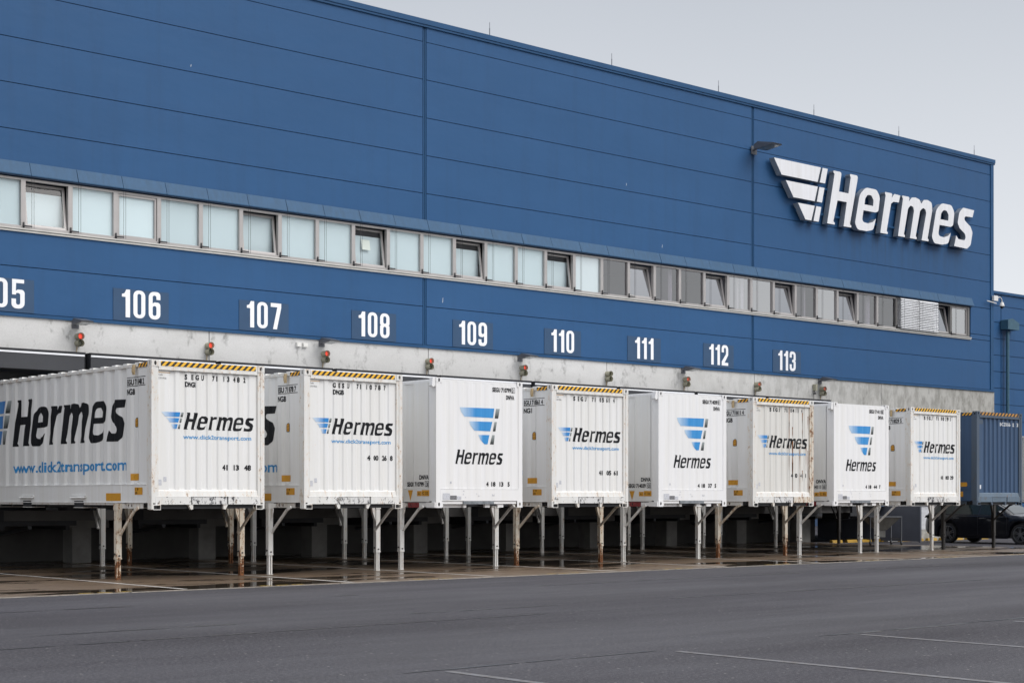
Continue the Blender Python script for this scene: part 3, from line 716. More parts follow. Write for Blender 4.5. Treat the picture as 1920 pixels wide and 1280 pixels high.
for i, X in enumerate(rx):
    t = thing('lightning_rod', 'thin lightning rod on the roof edge, %s of six from the left' % ords[i], 'lightning rod', (X, .12, TOP), 'lightning rods along the parapet')
    put('foot', MB().box(-.05, .05, -.05, .05, 0, .03), M['concrete_dark'], t)
    put('rod', MB().tube((0, 0, .03), (0, 0, .26), .014, 6).tube((0, 0, .26), (0, 0, .43), .008, 6), M['steel'], t)
# two junction boxes on the band, and a small sensor
for j, X in enumerate((23.42, 23.62)):
    t = put('junction_box', MB().box(-.07, .07, -.07, 0, -.05, .06).box(-.06, .06, -.08, -.07, -.04, .05), M['white_box'], None, (X, -.04, 5.54))
    tag(t, ('left' if j == 0 else 'right') + ' one of two small white boxes on the concrete band below dock number 107', 'junction box', 'white boxes on the band')
t = thing('wall_camera', 'small olive camera on the concrete band just right of dock number 113', 'camera', (44.62, -.04, 5.30))
put('body', MB().box(-.05, .05, -.14, -.01, -.02, .20), M['signal'], t)
put('arm', MB().tube((0, -.05, -.02), (-.06, -.12, -.10), .012, 8).tube((-.06, -.14, -.12), (-.06, -.08, -.12), .035, 10), M['bracket'], t)
put('cable', MB().tube((0, -.01, -.1), (.02, -.006, -.35), .007, 6), M['bracket'], t)
# dome camera at the corner
t = thing('dome_camera', 'white dome security camera on a curved arm at the building corner', 'camera', (BX1, -.05, 9.05))
put('box', MB().box(-.14, .14, -.09, -.0, .22, .42), M['white_box'], t)
mb = MB(); pts = [(.14 + .30 * i / 8, -.06, .35 + .03 * math.sin(math.pi * i / 8)) for i in range(7)] + [(.42, -.06, .33), (.45, -.06, .28), (.455, -.06, .20)]
for a, b_ in zip(pts, pts[1:]): mb.tube(a, b_, .018, 8)
put('arm', mb, M['white_box'], t)
put('hood', smooth(put('x', MB().tube((.455, -.06, .20), (.455, -.06, .08), .055, 16, .095).tube((.455, -.06, .08), (.455, -.06, .04), .095, 16, .095), None)).data, M['white_box'], t); bpy.data.objects.remove(bpy.data.objects['x'])
put('dome', smooth(put('x', MB().tube((.455, -.06, .04), (.455, -.06, -.01), .075, 16, .065).tube((.455, -.06, -.01), (.455, -.06, -.05), .065, 16, .03), None)).data, M['black'], t); bpy.data.objects.remove(bpy.data.objects['x'])
put('tube_light', MB().tube((-.62, -.08, .17), (.02, -.08, .12), .022, 8), M['white_box'], t)

# ------------------------------------------------------------------ far building
fb = thing('rear_building', 'blue clad rear building seen beyond the warehouse corner', 'building', (95, 22, 0))
FO = Vector((95, 22, 0))
def fpart(name, mb, mat, parent=fb):
    mb.v = [(v[0] - FO.x, v[1] - FO.y, v[2] - FO.z) for v in mb.v]; return put(name, mb, mat, parent)
fpart('wall', MB().box(56, 140, 22.08, 50, 0, 14.5), M['blue_dark'])
z = 14.55 - .75; zz = [(z, 14.55)]
while z > 0: zz.append((max(z - 1.045, 0.2), z)); z -= 1.045
for z0, z1 in zz:
    for xa, xb in ((78, 91.55), (91.62, 105.5), (105.6, 119)):
        fpart('facade_panel', MB().box(xa, xb, 22, 22.07, z0 + .018, z1 - .018), M['blue'])
fpart('parapet', MB().box(56, 140, 21.9, 22.4, 14.55, 14.72), M['blue_trim'])
fpart('downpipe', MB().tube((91.95, 21.75, 0.3), (91.95, 21.75, 12.2), .11, 12), M['greenpipe'])
fpart('hopper_head', MB().prism([(91.45, 12.3), (91.45, 12.9), (92.0, 13.0), (92.75, 12.75), (92.75, 12.3)], 'y', 21.4, 21.95), M['greenpipe'])

# ------------------------------------------------------------------ swap-body containers
CW, CLEN, ZB0, ZT0 = 1.25, 7.45, 1.372, 4.205
FY = -CLEN / 2                                   # local front face
FRONT = -7.741
fcorr = Corr(-1.09, 1.10, .235, .085, .030, .021, -1.09 + .225)
fcorr_deep = Corr(-1.09, 1.10, .235, .085, .032, .040, -1.09 + .225)
fcorr_b = Corr(-1.13, 1.13, .255, .10, .05, .011, -1.0)
scorr = Corr(-3.53, 3.53, .473, .15, .085, .030, -3.53 + .24)
scorr_b = Corr(-3.45, 3.45, .70, .34, .05, .020, -3.45 + .40)
F3 = lambda u, v, d: (u, FY + .045 + d, v)       # front sheet
L3 = lambda u, v, d: (-CW + .02 + d, -u, v)      # left side sheet, u towards the front (viewer's right)
R3 = lambda u, v, d: (CW - .02 - d, u, v)
B3 = lambda u, v, d: (u, -FY - .03 - d, v)
def fx(x): return x - 1.25                        # measured from the container's left edge
def sy(y): return -(y + (-FY) + 7.741 - CLEN)     # measured world y -> side u
def casting(name, x, y, z, sx, sy_, mat, parent, hz=.12, wide=False):
    """corner casting with real oval openings in front and side faces"""
    a, d, h = .16, .16, hz
    mb = MB(); x0, x1 = (x, x + a) if sx < 0 else (x - a, x)
    y0, y1 = (y, y + d) if sy_ < 0 else (y - d, y)
    loops = [[(x0, z), (x1, z), (x1, z + h), (x0, z + h)], circ((x0 + x1) / 2, z + h / 2, .028, .042, 12) if not wide else [(x0 + .012, z + .012), (x1 - .008, z + .012), (x1 - .008, z + h - .02), (x0 + .012, z + h - .02)]]
    yf = y0 if sy_ < 0 else y1; xf = x0 if sx < 0 else x1
    solid(mb, loops, lambda u, v: (u, yf, v), lambda u, v: (u, yf - .012 * sy_, v))
    loops = [[(y0 + .013, z), (y1, z), (y1, z + h), (y0 + .013, z + h)], circ((y0 + y1) / 2, z + h / 2, .026, .042, 12)]
    solid(mb, loops, lambda u, v: (xf, u, v), lambda u, v: (xf - .012 * sx, u, v))
    mb.box(x0 + .013, x1 - .013, y0 + .013, y1 - .013, z + h - .012, z + h).box(x0 + .013, x1 - .013, y0 + .013, y1 - .013, z, z + .012)
    o = put(name, mb, mat, parent)
    put('casting_shade', MB().box(x0 + .05, x1 - .05, y0 + .05, y1 - .05, z + .02, z + h - .02), M['black'], o)  # black block stands in for the shade inside the casting
    return o
def leg(parent, x, y, rightside, rear, mat, holes_front, dark=False):
    mb = MB(); s = 1 if not rear else -1
    mb.box(x - .055, x + .055, y - .05, y + .05, .40, ZB0 + .10)
    mb.box(x - .065, x + .065, y - .06, y + .06, ZB0 - .02, ZB0 + .11)
    mb.box(x - .060, x + .060, y - .055, y + .055, .40, .43)
    mb.prism([(y - .05 * s, ZB0), (y - .15 * s, ZB0), (y - .14 * s, ZB0 - .08), (y - .05 * s, ZB0 - .26)], 'x', x - .012, x + .012) if not rightside else \
    mb.prism([(x - .055, ZB0 - .0), (x - .15, ZB0 - .0), (x - .13, ZB0 - .10), (x - .055, ZB0 - .30)], 'y', y - .03, y + .03)
    # lower telescopic part with real holes
    hw, hd = .043, .04
    hs = [circ(0, .06 + .055 * i, .015, .015, 8) for i in range(7)]
    if holes_front:
        lp = [[(-hw, .012), (hw, .012), (hw, .41), (-hw, .41)]] + hs
        solid(mb, lp, lambda u, v: (x + u, y - hd, v), lambda u, v: (x + u, y - hd + .006, v))
        mb.box(x - hw, x - hw + .006, y - hd + .0065, y + hd, .012, .41)
    else:
        lp = [[(-hd, .012), (hd, .012), (hd, .41), (-hd, .41)]] + hs
        solid(mb, lp, lambda u, v: (x - hw, y + u, v), lambda u, v: (x - hw + .006, y + u, v))
        mb.box(x - hw + .0065, x - .008, y - hd, y - hd + .006, .012, .41).box(x + .012, x + hw, y - hd, y - hd + .006, .012, .41)
    mb.box(x + hw - .006, x + hw, y - hd + .007, y + hd, .012, .41).box(x - hw + .007, x + hw - .007, y + hd - .006, y + hd, .012, .41)
    mb.box(x - .055, x + .055, y - .05, y + .05, .004, .012)
    L_ = put('support_leg', mb, mat, parent)
    xb = x - .085 if rightside else x + .03
    mb = MB().beam((xb, y - .03 * s, .87), (xb, y - (.62 if not rear else -.27), ZB0 - .02), .03, .055)
    if not rear: mb.beam((xb, y - .60, ZB0 - .03), (xb, y - .76, ZB0 + .03), .03, .055)
    mb.tube((xb - .03, y - .05 * s, .89), (xb + .03, y - .05 * s, .89), .025, 10)
    put('brace', mb, mat, parent)
    put('pin', MB().tube((x - .075, y, .50), (x - .05, y, .50), .018, 10).tube((x, y - .07, .47), (x, y - .05, .47), .016, 10), M['bracket'] if not dark else M['leg_dark'], L_)

def decal_rect(name, x0, x1, z0, z1, corr, f3, mat, parent, off=.004):
    return stick(name, ([(x0, z0), (x1, z0), (x1, z1), (x0, z1)], [(0, 1, 2, 3)]), corr, f3, mat, parent, off)

def container_a(loc, label, group, style='white', ser=('S', 'EG', 'U', '71', '13', '48', '2'), side='EGU 711348 2', code='DNGI', code2='NGB', num='41 13 48', rusty=False, variant='logo', legmats=('leg_rust', 'leg_rust', 'leg_white', 'leg_white'), holes=(True, True)):
    blue = style == 'blue'
    c = thing('swap_container', label, 'container', loc, group)
    mw = M['c_blue'] if blue else (M['c_rusty'] if rusty else M['c_white'])
    mside = M['c_blue'] if blue else M['c_side']
    mf = M['c_blue_frame'] if blue else M['c_frame']
    msill = M['c_blue_sill'] if blue else M['c_sill']
    # frame
    for sx in (-1, 1):
        for s_ in (-1, 1):
            mb = MB()
            x0, x1 = sorted((sx * CW, sx * (CW - .085))); y0, y1 = sorted((s_ * 3.725, s_ * (3.725 - .19)))
            mb.box(x0, x1, y0, y1, ZB0 + .12, ZT0 - .125)
            x0, x1 = sorted((sx * (CW - .085), sx * (CW - .15))); y0, y1 = sorted((s_ * 3.715, s_ * 3.66)); mb.box(x0, x1, y0, y1, ZB0 + .12, ZT0 - .125)
            put('corner_post', mb, M['c_frame_rust'] if rusty and sx > 0 and s_ < 0 else mf, c)
    # top rails
    put('top_rail', MB().box(-CW + .16, CW - .16, FY + .006, FY + .08, 4.035, 4.19).box(-CW + .15, CW - .15, FY + .004, FY + .10, 4.020, 4.035), mf if not rusty else M['c_frame'], c)
    put('top_rail', MB().box(-CW + .01, -CW + .07, -3.56, 3.56, 4.10, 4.155).box(CW - .07, CW - .01, -3.56, 3.56, 4.10, 4.155), mf, c)
    put('warning_tape', MB().box(-CW + .20, CW - .20, FY + .002, FY + .0055, 4.095, 4.185), M['hazard_orange' if blue else 'hazard'], c)
    put('warning_tape', MB().box(-CW + .004, -CW + .009, -3.55, -3.20, 4.085, 4.165), M['hazard_y'], c)
    put('roof', MB().box(-CW + .05, CW - .05, -3.66, 3.66, 4.13, 4.17), mf, c)
    mb = MB()
    for i in range(14): mb.box(-CW + .02, CW - .02, -3.2 + i * .473, -3.2 + i * .473 + .16, 4.155, 4.186)
    put('roof_rib', mb, mside, c)
    # castings
    for sx in (-1, 1):
        casting('corner_casting', sx * CW, FY - .006, ZT0 - .125, sx, -1, mf, c, .125)
        casting('corner_casting', sx * (CW - .035), FY - .004, ZB0 - .012, sx, -1, mf, c, .105, True); put('post_foot', MB().box(*sorted((sx * CW, sx * (CW - .034))), FY, FY + .15, ZB0, ZB0 + .12), mf, c)
        put('corner_casting', MB().box(*sorted((sx * CW, sx * (CW - .16))), 3.57, 3.731, ZT0 - .125, ZT0), mf, c)
        put('corner_casting', MB().box(*sorted((sx * CW, sx * (CW - .16))), 3.57, 3.731, ZB0, ZB0 + .115), mf, c)
    # sheets
    fcorr = fcorr_deep if blue else globals()['fcorr']
    mb = MB(); fcorr.panel(mb, 1.735, 4.02, F3); mb.box(-1.10, -1.09, FY + .045, FY + .10, 1.735, 4.02); put('front_wall', mb, mw, c)
    mb = MB(); scorr.panel(mb, 1.85, 4.10, L3); put('side_wall', mb, mside, c)
    mb = MB(); scorr.panel(mb, 1.85, 4.10, R3); put('side_wall', mb, mside, c)
    put('rear_wall', MB().box(-CW + .08, CW - .08, 3.68, 3.70, 1.5, 4.1), mside, c)
    # bottom sill, front: sloped lip over a flat beam with pocket cut-outs
    mb = MB(); mb.prism([(FY + .10, 1.745), (FY + .05, 1.745), (FY + .028, 1.72), (FY + .012, 1.622), (FY + .004, 1.615), (FY + .10, 1.615)], 'x', -CW + .09, CW - .09)
    put('sill_lip', mb, mf if not blue else msill, c)
    put('front_sill', MB().box(-CW + .09, -.40, FY + .004, FY + .05, 1.462, 1.612), msill, c); put('front_sill', MB().box(.43, CW - .09, FY + .004, FY + .05, 1.462, 1.612), M['c_frame_rust'] if rusty else msill, c)
    put('scuff_plate', MB().box(-.37, .40, FY + .016, FY + .05, 1.462, 1.612), M['c_scuffed'] if not blue else msill, c)
    put('sill_shadow_gap', MB().box(-.398, .428, FY + .0505, FY + .06, 1.462, 1.612), M['black'], c)
    for x in (-.395, .385): put('guide_lug', MB().prism([(x - .05, 1.462), (x + .055, 1.462), (x + .055, 1.375), (x + .01, 1.36), (x - .01, 1.39)] if x < 0 else [(x - .055, 1.462), (x + .05, 1.462), (x + .01, 1.39), (x - .01, 1.36), (x - .055, 1.375)], 'y', FY + .03, FY + .09), mf, c)
    # side rail
    mb = MB().box(-CW, -CW + .04, -3.535, 3.535, 1.505, 1.85).box(-CW - .008, -CW, -3.535, 3.535, 1.838, 1.85).box(CW - .04, CW, -3.535, 3.535, 1.505, 1.85)
    mb.box(-CW - .012, -CW + .06, -3.5, 3.5, 1.492, 1.505).box(-CW - .006, -CW - .0, -2.53, -2.52, 1.51, 1.83)
    put('side_rail', mb, mside, c)
    put('bottom_flange', MB().box(-CW + .01, -CW + .05, -2.4, 3.5, 1.450, 1.490).box(CW - .05, CW - .01, -3.5, 3.5, 1.45, 1.49), mf, c)
    for y in (1.70, -.72, 3.1, -3.0)[:2]:
        pk = put('forklift_pocket', MB().box(-CW - .02, -CW + .0, y - .33, y + .33, 1.62, 1.645).prism([(-CW, 1.62), (-CW - .05, 1.60), (-CW - .05, 1.585), (-CW, 1.60)], 'y', y - .33, y + .33), mside, c)
        put('pocket_shade', MB().box(-CW - .003, -CW + .5, y - .20, y + .20, 1.40, 1.53), M['black'], pk)  # solid black block, the pocket's inner shade put in as colour
        put('lip', MB().box(-CW - .006, -CW + .3, y - .22, y + .22, 1.388, 1.399), mf, pk)
    # underside
    mb = MB().box(-CW + .06, CW - .06, FY + .1, -FY - .05, 1.50, 1.53)
    for i in range(12): mb.box(-CW + .08, CW - .08, FY + .3 + i * .6, FY + .38 + i * .6, 1.40, 1.50)
    mb.box(-.45, -.30, FY + .2, -FY - .2, 1.37, 1.5).box(.30, .45, FY + .2, -FY - .2, 1.37, 1.5).box(-CW + .2, CW - .2, FY + .10, FY + .16, 1.38, 1.50)
    put('underframe', mb, M['darkroom'], c)
    # slide rail with oval holes beside the leg
    for sx in (-1, 1):
        ys = FY + 1.09
        lp = [[(ys - .72, 1.385), (ys - .07, 1.385), (ys - .07, 1.485), (ys - .72, 1.485)]] + [circ(ys - .14 - .13 * i, 1.437, .03, .036, 10) for i in range(2)]
        mb = MB(); solid(mb, lp, lambda u, v: (sx * (CW - .02), u, v), lambda u, v: (sx * (CW - .035), u, v))
        put('slide_rail', mb, mf, c)
    # legs: front pair, rear pair
    for i, (x, y) in enumerate(((-CW - .13, FY + 1.09), (CW + .13, FY + 1.09), (-CW - .13, FY + 7.15), (CW + .13, FY + 7.15))):
        leg(c, x, y, i % 2 == 1, i >= 2, M[legmats[i]], holes[0] if i % 2 == 0 else holes[1], blue)
    for y in (FY + 1.09, FY + 7.15): put('leg_beam', MB().box(-CW - .12, CW + .12, y - .045, y + .045, 1.385, 1.475), M['leg_dark'] if blue else M['c_frame'], c)
    ink = M['ink_white'] if blue else M['ink']
    # details on the side near the corner
    put('latch', MB().box(-CW - .035, -CW - .0, -3.09, -3.03, 3.95, 4.14).box(-CW - .05, -CW - .035, -3.085, -3.035, 3.99, 4.09), M['beige'] if not blue else M['bracket'], c)
    if not blue:
        vs, fs = text_loops_mesh(side, .115, .66, 1, .04)
        stick('serial_number', ([(2.74 + a, 3.765 + b_) for a, b_ in vs], fs), scorr, L3, ink, c)
        stick('serial_frame', ([(2.73, 3.90), (3.46, 3.90), (3.46, 3.912), (2.73, 3.912), (2.73, 3.735), (3.46, 3.735), (3.46, 3.747), (2.73, 3.747)], [(0, 1, 2, 3), (4, 5, 6, 7)]), scorr, L3, ink, c)
        vs, fs = text_loops_mesh(code2, .115, .26, 1, .04); stick('code', ([(2.73 + a, 3.58 + b_) for a, b_ in vs], fs), scorr, L3, ink, c)
        o = stick('height_label', loops2d([[rpoly([(3.0, 2.945, .03), (3.15, 2.945, .03), (3.15, 3.13, .07), (3.0, 3.13, .07)])]]), scorr, L3, M['ink'], c, .004)
        stick('height_label_face', loops2d([[rpoly([(3.015, 2.96, .03), (3.135, 2.96, .03), (3.135, 3.115, .06), (3.015, 3.115, .06)])]]), scorr, L3, M['orange'], c, .007)
        for j, tx in enumerate(('2,55', '2,75')):
            vs, fs = text_loops_mesh(tx, .035, .09, 1, .01); stick('height_figures', ([(3.03 + a, 2.985 + j * .06 + b_) for a, b_ in vs], fs), scorr, L3, M['ink'], c, .009)
        decal_rect('reflector', 2.865, 3.20, 1.925, 2.055, scorr, L3, M['orange'], c)
        SR = lambda u, v, d: (-CW + d, -u, v)
        decal_rect('rail_reflector', 1.90, 2.51, 1.53, 1.68, None, SR, M['orange'], c)
        decal_rect('chassis_label', 3.07, 3.38, 1.65, 1.79, None, SR, M['orange'], c)
        for j, (tx, xx, hh) in enumerate((('C', 3.09, .045), ('29', 3.16, .045), ('630', 3.09, .045))):
            vs, fs = text_loops_mesh(tx, hh, None, 1.0, .015); stick('chassis_figures', ([(xx + a, (1.735 if j < 2 else 1.665) + b_) for a, b_ in vs], fs), None, SR, M['ink'], c, .007)
        # big side logo
        lw = word_loops(-2.44 - .03, 2.70, 1.0, 1.0)
        for L in lw:
            # the side word is wide: 5.2 m over a 1 m cap height
            L2 = [[(-2.47 + (p[0] + 2.47) * 1.06, p[1]) for p in l] for l in L]
            stick('logo_letter', loops2d([L2]), scorr, L3, M['ink'], c)
        for a, b_, c_, d_, z1, z0 in ((-5.0, -2.84, -2.93, -4.3, 3.71, 3.44), (-4.6, -2.95, -3.04, -4.0, 3.39, 3.11), (-4.0, -3.06, -3.15, -3.5, 3.06, 2.76)):
            if b_ > -3.6: stick('logo_wing', loops2d([[[(max(a, -3.55), z1), (b_, z1), (c_, z0), (max(d_, -3.5), z0)]]]), scorr, L3, M['wing_solid'], c)
        for a, z1, z0 in ((-2.76, 3.71, 3.44), (-2.86, 3.39, 3.11), (-2.95, 3.06, 2.76)):
            stick('logo_bar', loops2d([[[(a, z1), (a + .17, z1), (a + .09, z0), (a - .08, z0)]]]), scorr, L3, M['bar_g'], c)
        vs, fs = text_loops_mesh('www.click2transport.com', .235, 5.12, 1, .02)
        stick('web_address', ([(-2.44 + a, 2.13 + b_) for a, b_ in vs], fs), scorr, L3, M['ink_side'], c)
    else:
        vs, fs = text_loops_mesh('2204', .10, .36, 1, .012); stick('serial_number', ([(2.78 + a, 3.60 + b_) for a, b_ in vs], fs), scorr, L3, ink, c)
        SR = lambda u, v, d: (-CW + d, -u, v)
        stick('reflector', loops2d([[rpoly([(2.6, 1.93, .02), (3.38, 1.93, .04), (3.38, 2.06, .04), (2.6, 2.06, .02)])]]), scorr, L3, M['orange'], c)
        decal_rect('chassis_label', 2.9, 3.25, 1.62, 1.78, None, SR, M['orange'], c)
    # front markings
    xs = (.74, .89, .975, 1.10, 1.35, 1.44, 1.60, 1.68, 1.82, 1.905, 2.05)
    if not blue:
        stick('serial_number', spread([(fx(xs[i] + (.0)), 3.865, s_) for i, s_ in enumerate(''.join(ser))], .10, .72), fcorr, F3, ink, c)
        stick('code', spread([(fx(.745), 3.725, code)], .10, .72), fcorr, F3, ink, c)
        stick('width_note', spread([(fx(.17), 3.915, 'Code'), (fx(.17), 3.85, '2,55 Wide')], .038, .8, .004), fcorr, F3, M['sticker_dark'], c)
        decal_rect('note_line', fx(.16), fx(.43), 3.968, 3.977, fcorr, F3, M['orange'], c)
        for L in word_loops(fx(.72), 2.905, .325, 1.0): stick('logo_letter', loops2d([L]), fcorr, F3, ink, c)
        for a, b_, c_, d_, z1, z0 in ((.23, .65, .62, .31, 3.228, 3.14), (.335, .615, .59, .42, 3.115, 3.03), (.45, .58, .555, .49, 3.0, 2.91)):
            stick('logo_wing', loops2d([[[(fx(a), z1), (fx(b_), z1), (fx(c_), z0), (fx(d_), z0)]]]), fcorr, F3, M['wing_g'], c)
        for a, z1, z0 in ((.675, 3.228, 3.14), (.64, 3.115, 3.03), (.605, 3.0, 2.91)):
            stick('logo_bar', loops2d([[[(fx(a), z1), (fx(a + .05), z1), (fx(a + .025), z0), (fx(a - .025), z0)]]]), fcorr, F3, M['bar_g'], c)
        vs, fs = text_loops_mesh('www.click2transport.com', .085, 1.51, 1, .018)
        stick('web_address', ([(fx(.71) + a, 2.725 + b_) for a, b_ in vs], fs), fcorr, F3, M['ink_blue'], c)
        stick('number_marking', spread([(fx((1.57, 1.83, 2.07)[i] if len(num) == 8 else (1.62, 1.77, 1.99, 2.20)[i]), 2.38 if '26' in num else 2.135, s_) for i, s_ in enumerate(num.split())], .105, 1.0), fcorr, F3, ink, c)
        decal_rect('notice', fx(.17), fx(.235), 1.83, 1.94, fcorr, F3, M['sticker'], c); decal_rect('notice', fx(.275), fx(.34), 1.90, 1.99, fcorr, F3, M['sticker_dark'] if 'fresh' in label else M['sticker'], c)
    else:
        stick('serial_number', spread([(fx(1.38 + .22 * i), 3.80, s_) for i, s_ in enumerate(('BC', 'ZU', '56', '82', '20', '4'))], .11, .8), fcorr, F3, ink, c)
        decal_rect('notice', fx(.22), fx(.29), 1.86, 1.98, fcorr, F3, M['ink_white'], c)
        decal_rect('faded_patch', fx(.15), fx(.45), 3.82, 3.95, fcorr, F3, M['c_blue_frame'], c)
    if rusty:                                     # rust runs under the dents
        random.seed(11)
        for i in range(15):
            u = random.choice([.27, .43, .72, .85, .98, 1.04, 1.06]); z1 = random.uniform(2.2, 3.9); L = random.uniform(.2, 1.2)
            if i == 0: u, z1, L = .27, 4.0, 2.25
            if i == 1: u, z1, L = .43, 3.1, 1.35
            n = 7; pts = [(random.uniform(.006, .022) * (1 - j / n) + .002) for j in range(n + 1)]
            V = [(u - pts[j], z1 - L * j / n) for j in range(n + 1)] + [(u + pts[j], z1 - L * j / n) for j in range(n + 1)]
            stick('rust_run', (V, [(j, j + 1, n + 2 + j, n + 1 + j) for j in range(n)]), fcorr, F3, M['rust'], c, .003)
    return c

M['rust'] = painted('rust_stain', (0.24, 0.10, 0.035), 0.95, 0.3, 0.8)

def container_b(loc, label, group, ser='SEGU 710799', chk='3', num='4 18 13 5', legm='leg_white'):
    c = thing('swap_container', label, 'container', loc, group); mw = M['c_clean']
    for sx in (-1, 1):
        for s_ in (-1, 1):
            x0, x1 = sorted((sx * CW, sx * (CW - .12))); y0, y1 = sorted((s_ * 3.725, s_ * (3.725 - .25))); put('corner_post', MB().box(x0, x1, y0, y1, 1.52, ZT0 - .11), mw, c)
    put('top_rail', MB().box(-CW + .12, CW - .12, FY + .02, FY + .08, 4.135, 4.175), mw, c)
    put('top_rail', MB().box(-CW + .01, -CW + .06, -3.5, 3.5, 4.10, 4.15), mw, c); put('top_rail', MB().box(CW - .06, CW - .01, -3.5, 3.5, 4.10, 4.15), mw, c)
    FB = lambda u, v, d: (u, FY + .012 + d, v); LB = lambda u, v, d: (-CW + .012 + d, -u, v)
    mb = MB(); fcorr_b.panel(mb, 1.78, 4.135, FB); put('front_wall', mb, mw, c)
    mb = MB(); scorr_b.panel(mb, 1.79, 4.10, LB); put('side_wall', mb, M['c_side_b'], c)
    mb = MB(); scorr_b.panel(mb, 1.79, 4.10, lambda u, v, d: (CW - .012 - d, u, v)); put('side_wall', mb, mw, c)
    put('rear_wall', MB().box(-CW + .1, CW - .1, 3.68, 3.70, 1.5, 4.1), mw, c)
    put('roof', MB().box(-CW + .03, CW - .03, -3.68, 3.68, 4.15, 4.175), mw, c)
    put('front_sill', MB().box(-CW + .121, CW - .121, FY - .002, FY + .05, 1.522, 1.775), mw, c)
    put('side_rail', MB().box(-CW - .002, -CW + .04, -3.474, 3.474, 1.50, 1.785).box(CW - .04, CW + .002, -3.474, 3.474, 1.5, 1.785), M['c_side_b'], c)
    for sx in (-1, 1):
        casting('corner_casting', sx * CW, FY - .004, ZT0 - .11, sx, -1, mw, c, .11)
        casting('corner_casting', sx * CW, FY - .004, ZB0, sx, -1, mw, c, .15)
    put('corner_hood', MB().prism([(-CW - .0, 4.20), (-CW - .075, 4.20), (-CW - .10, 4.03), (-CW - .07, 3.99), (-CW - .0, 4.02)], 'y', FY + .02, FY + .13), mw, c)
    put('lower_bracket', MB().box(-CW - .035, -CW, FY + .01, FY + .3, 1.375, 1.49).box(-CW + .165, -CW + .20, FY + .01, FY + .18, 1.39, 1.51), mw, c)
    put('lower_tube', MB().box(-CW + .20, -.49, FY + .02, FY + .09, 1.455, 1.515).box(.41, CW - .17, FY + .02, FY + .09, 1.455, 1.515), mw, c)
    put('bumper_bar', MB().box(-.48, .40, FY - .004, FY + .08, 1.450, 1.520), M['grey_bumper'], c)
    put('lower_crossbar', MB().box(-1.05, -.39, FY + .12, FY + .2, 1.375, 1.45), mw, c)
    for xa, xb in ((-.44, -.36), (.18, .32), (.55, .72)): put('stop_block', MB().box(xa, xb, FY + .05, FY + .11, 1.375, 1.45), mw, c)
    mb = MB().box(-CW + .06, CW - .06, FY + .1, -FY - .05, 1.50, 1.53)
    for i in range(12): mb.box(-CW + .08, CW - .08, FY + .4 + i * .6, FY + .48 + i * .6, 1.40, 1.50)
    mb.box(-.45, -.30, FY + .25, -FY - .2, 1.38, 1.5).box(.30, .45, FY + .25, -FY - .2, 1.38, 1.5)
    put('underframe', mb, M['steel'], c)
    lp = [[(FY + .62, 1.375), (FY + 1.0, 1.375), (FY + 1.0, 1.485), (FY + .62, 1.485)], circ(FY + .90, 1.43, .025, .04, 10), circ(FY + .72, 1.45, .012, .012, 8)]
    mb = MB(); solid(mb, lp, lambda u, v: (-CW - .0, u, v), lambda u, v: (-CW + .02, u, v)); put('red_plate', mb, M['red'], c)
    put('slide_rail', MB().box(-CW + .01, -CW + .03, FY + .25, FY + .61, 1.39, 1.48).box(-CW + .01, -CW + .03, FY + 1.15, 3.5, 1.41, 1.495).box(CW - .03, CW - .01, FY + .3, 3.5, 1.40, 1.49), mw, c)
    for i, (x, y) in enumerate(((-CW - .13, FY + 1.09), (CW + .13, FY + 1.09), (-CW - .13, FY + 7.15), (CW + .13, FY + 7.15))):
        leg(c, x, y, i % 2 == 1, i >= 2, M[legm], False)
    for y in (FY + 1.09, FY + 7.15): put('leg_beam', MB().box(-CW - .12, CW + .12, y - .045, y + .045, 1.385, 1.475), M['c_frame'], c)
    ink = M['ink']
    # side markings
    SR = lambda u, v, d: (-CW - .002 + d, -u, v)
    vs, fs = text_loops_mesh('DNVA', .10, .33, 1, .04); stick('code', ([(3.12 + a, 1.995 + b_) for a, b_ in vs], fs), scorr_b, LB, ink, c)
    vs, fs = text_loops_mesh(ser, .10, .62, 1, .04); stick('serial_number', ([(2.66 + a, 1.842 + b_) for a, b_ in vs], fs), scorr_b, LB, ink, c)
    vs, fs = text_loops_mesh(chk, .09, .08, 1, .01); stick('check_digit', ([(3.35 + a, 1.846 + b_) for a, b_ in vs], fs), None, LB, ink, c, .006)
    stick('check_frame', loops2d([[[(3.32, 1.83), (3.46, 1.83), (3.46, 1.955), (3.32, 1.955)], [(3.332, 1.84), (3.448, 1.84), (3.448, 1.945), (3.332, 1.945)]]]), None, LB, ink, c, .006)
    stick('triangle', ([(2.73, 1.76), (2.91, 1.76), (2.82, 1.53)], [(0, 1, 2)]), None, SR, M['orange'], c)
    decal_rect('chassis_label', 3.06, 3.22, 1.63, 1.74, None, SR, M['orange'], c); decal_rect('chassis_label', 3.23, 3.49, 1.63, 1.76, None, SR, M['orange'], c)
    vs, fs = text_loops_mesh('C 32', .06, .20, 1, .01); stick('chassis_figures', ([(3.25 + a, 1.665 + b_) for a, b_ in vs], fs), None, SR, ink, c, .007)
    vs, fs = text_loops_mesh('A', .06, .06, 1, .01); stick('chassis_figures', ([(3.10 + a, 1.655 + b_) for a, b_ in vs], fs), None, SR, ink, c, .007)
    decal_rect('rail_reflector', 2.3, 2.55, 1.53, 1.62, None, SR, M['orange'], c)
    # front markings
    vs, fs = text_loops_mesh(ser, .10, .55, 1, .04); stick('serial_number', ([(fx(1.62) + a, 3.96 + b_) for a, b_ in vs], fs), fcorr_b, FB, ink, c)
    stick('check_digit', spread([(fx(2.20), 3.965, chk)], .09, .7), fcorr_b, FB, ink, c)
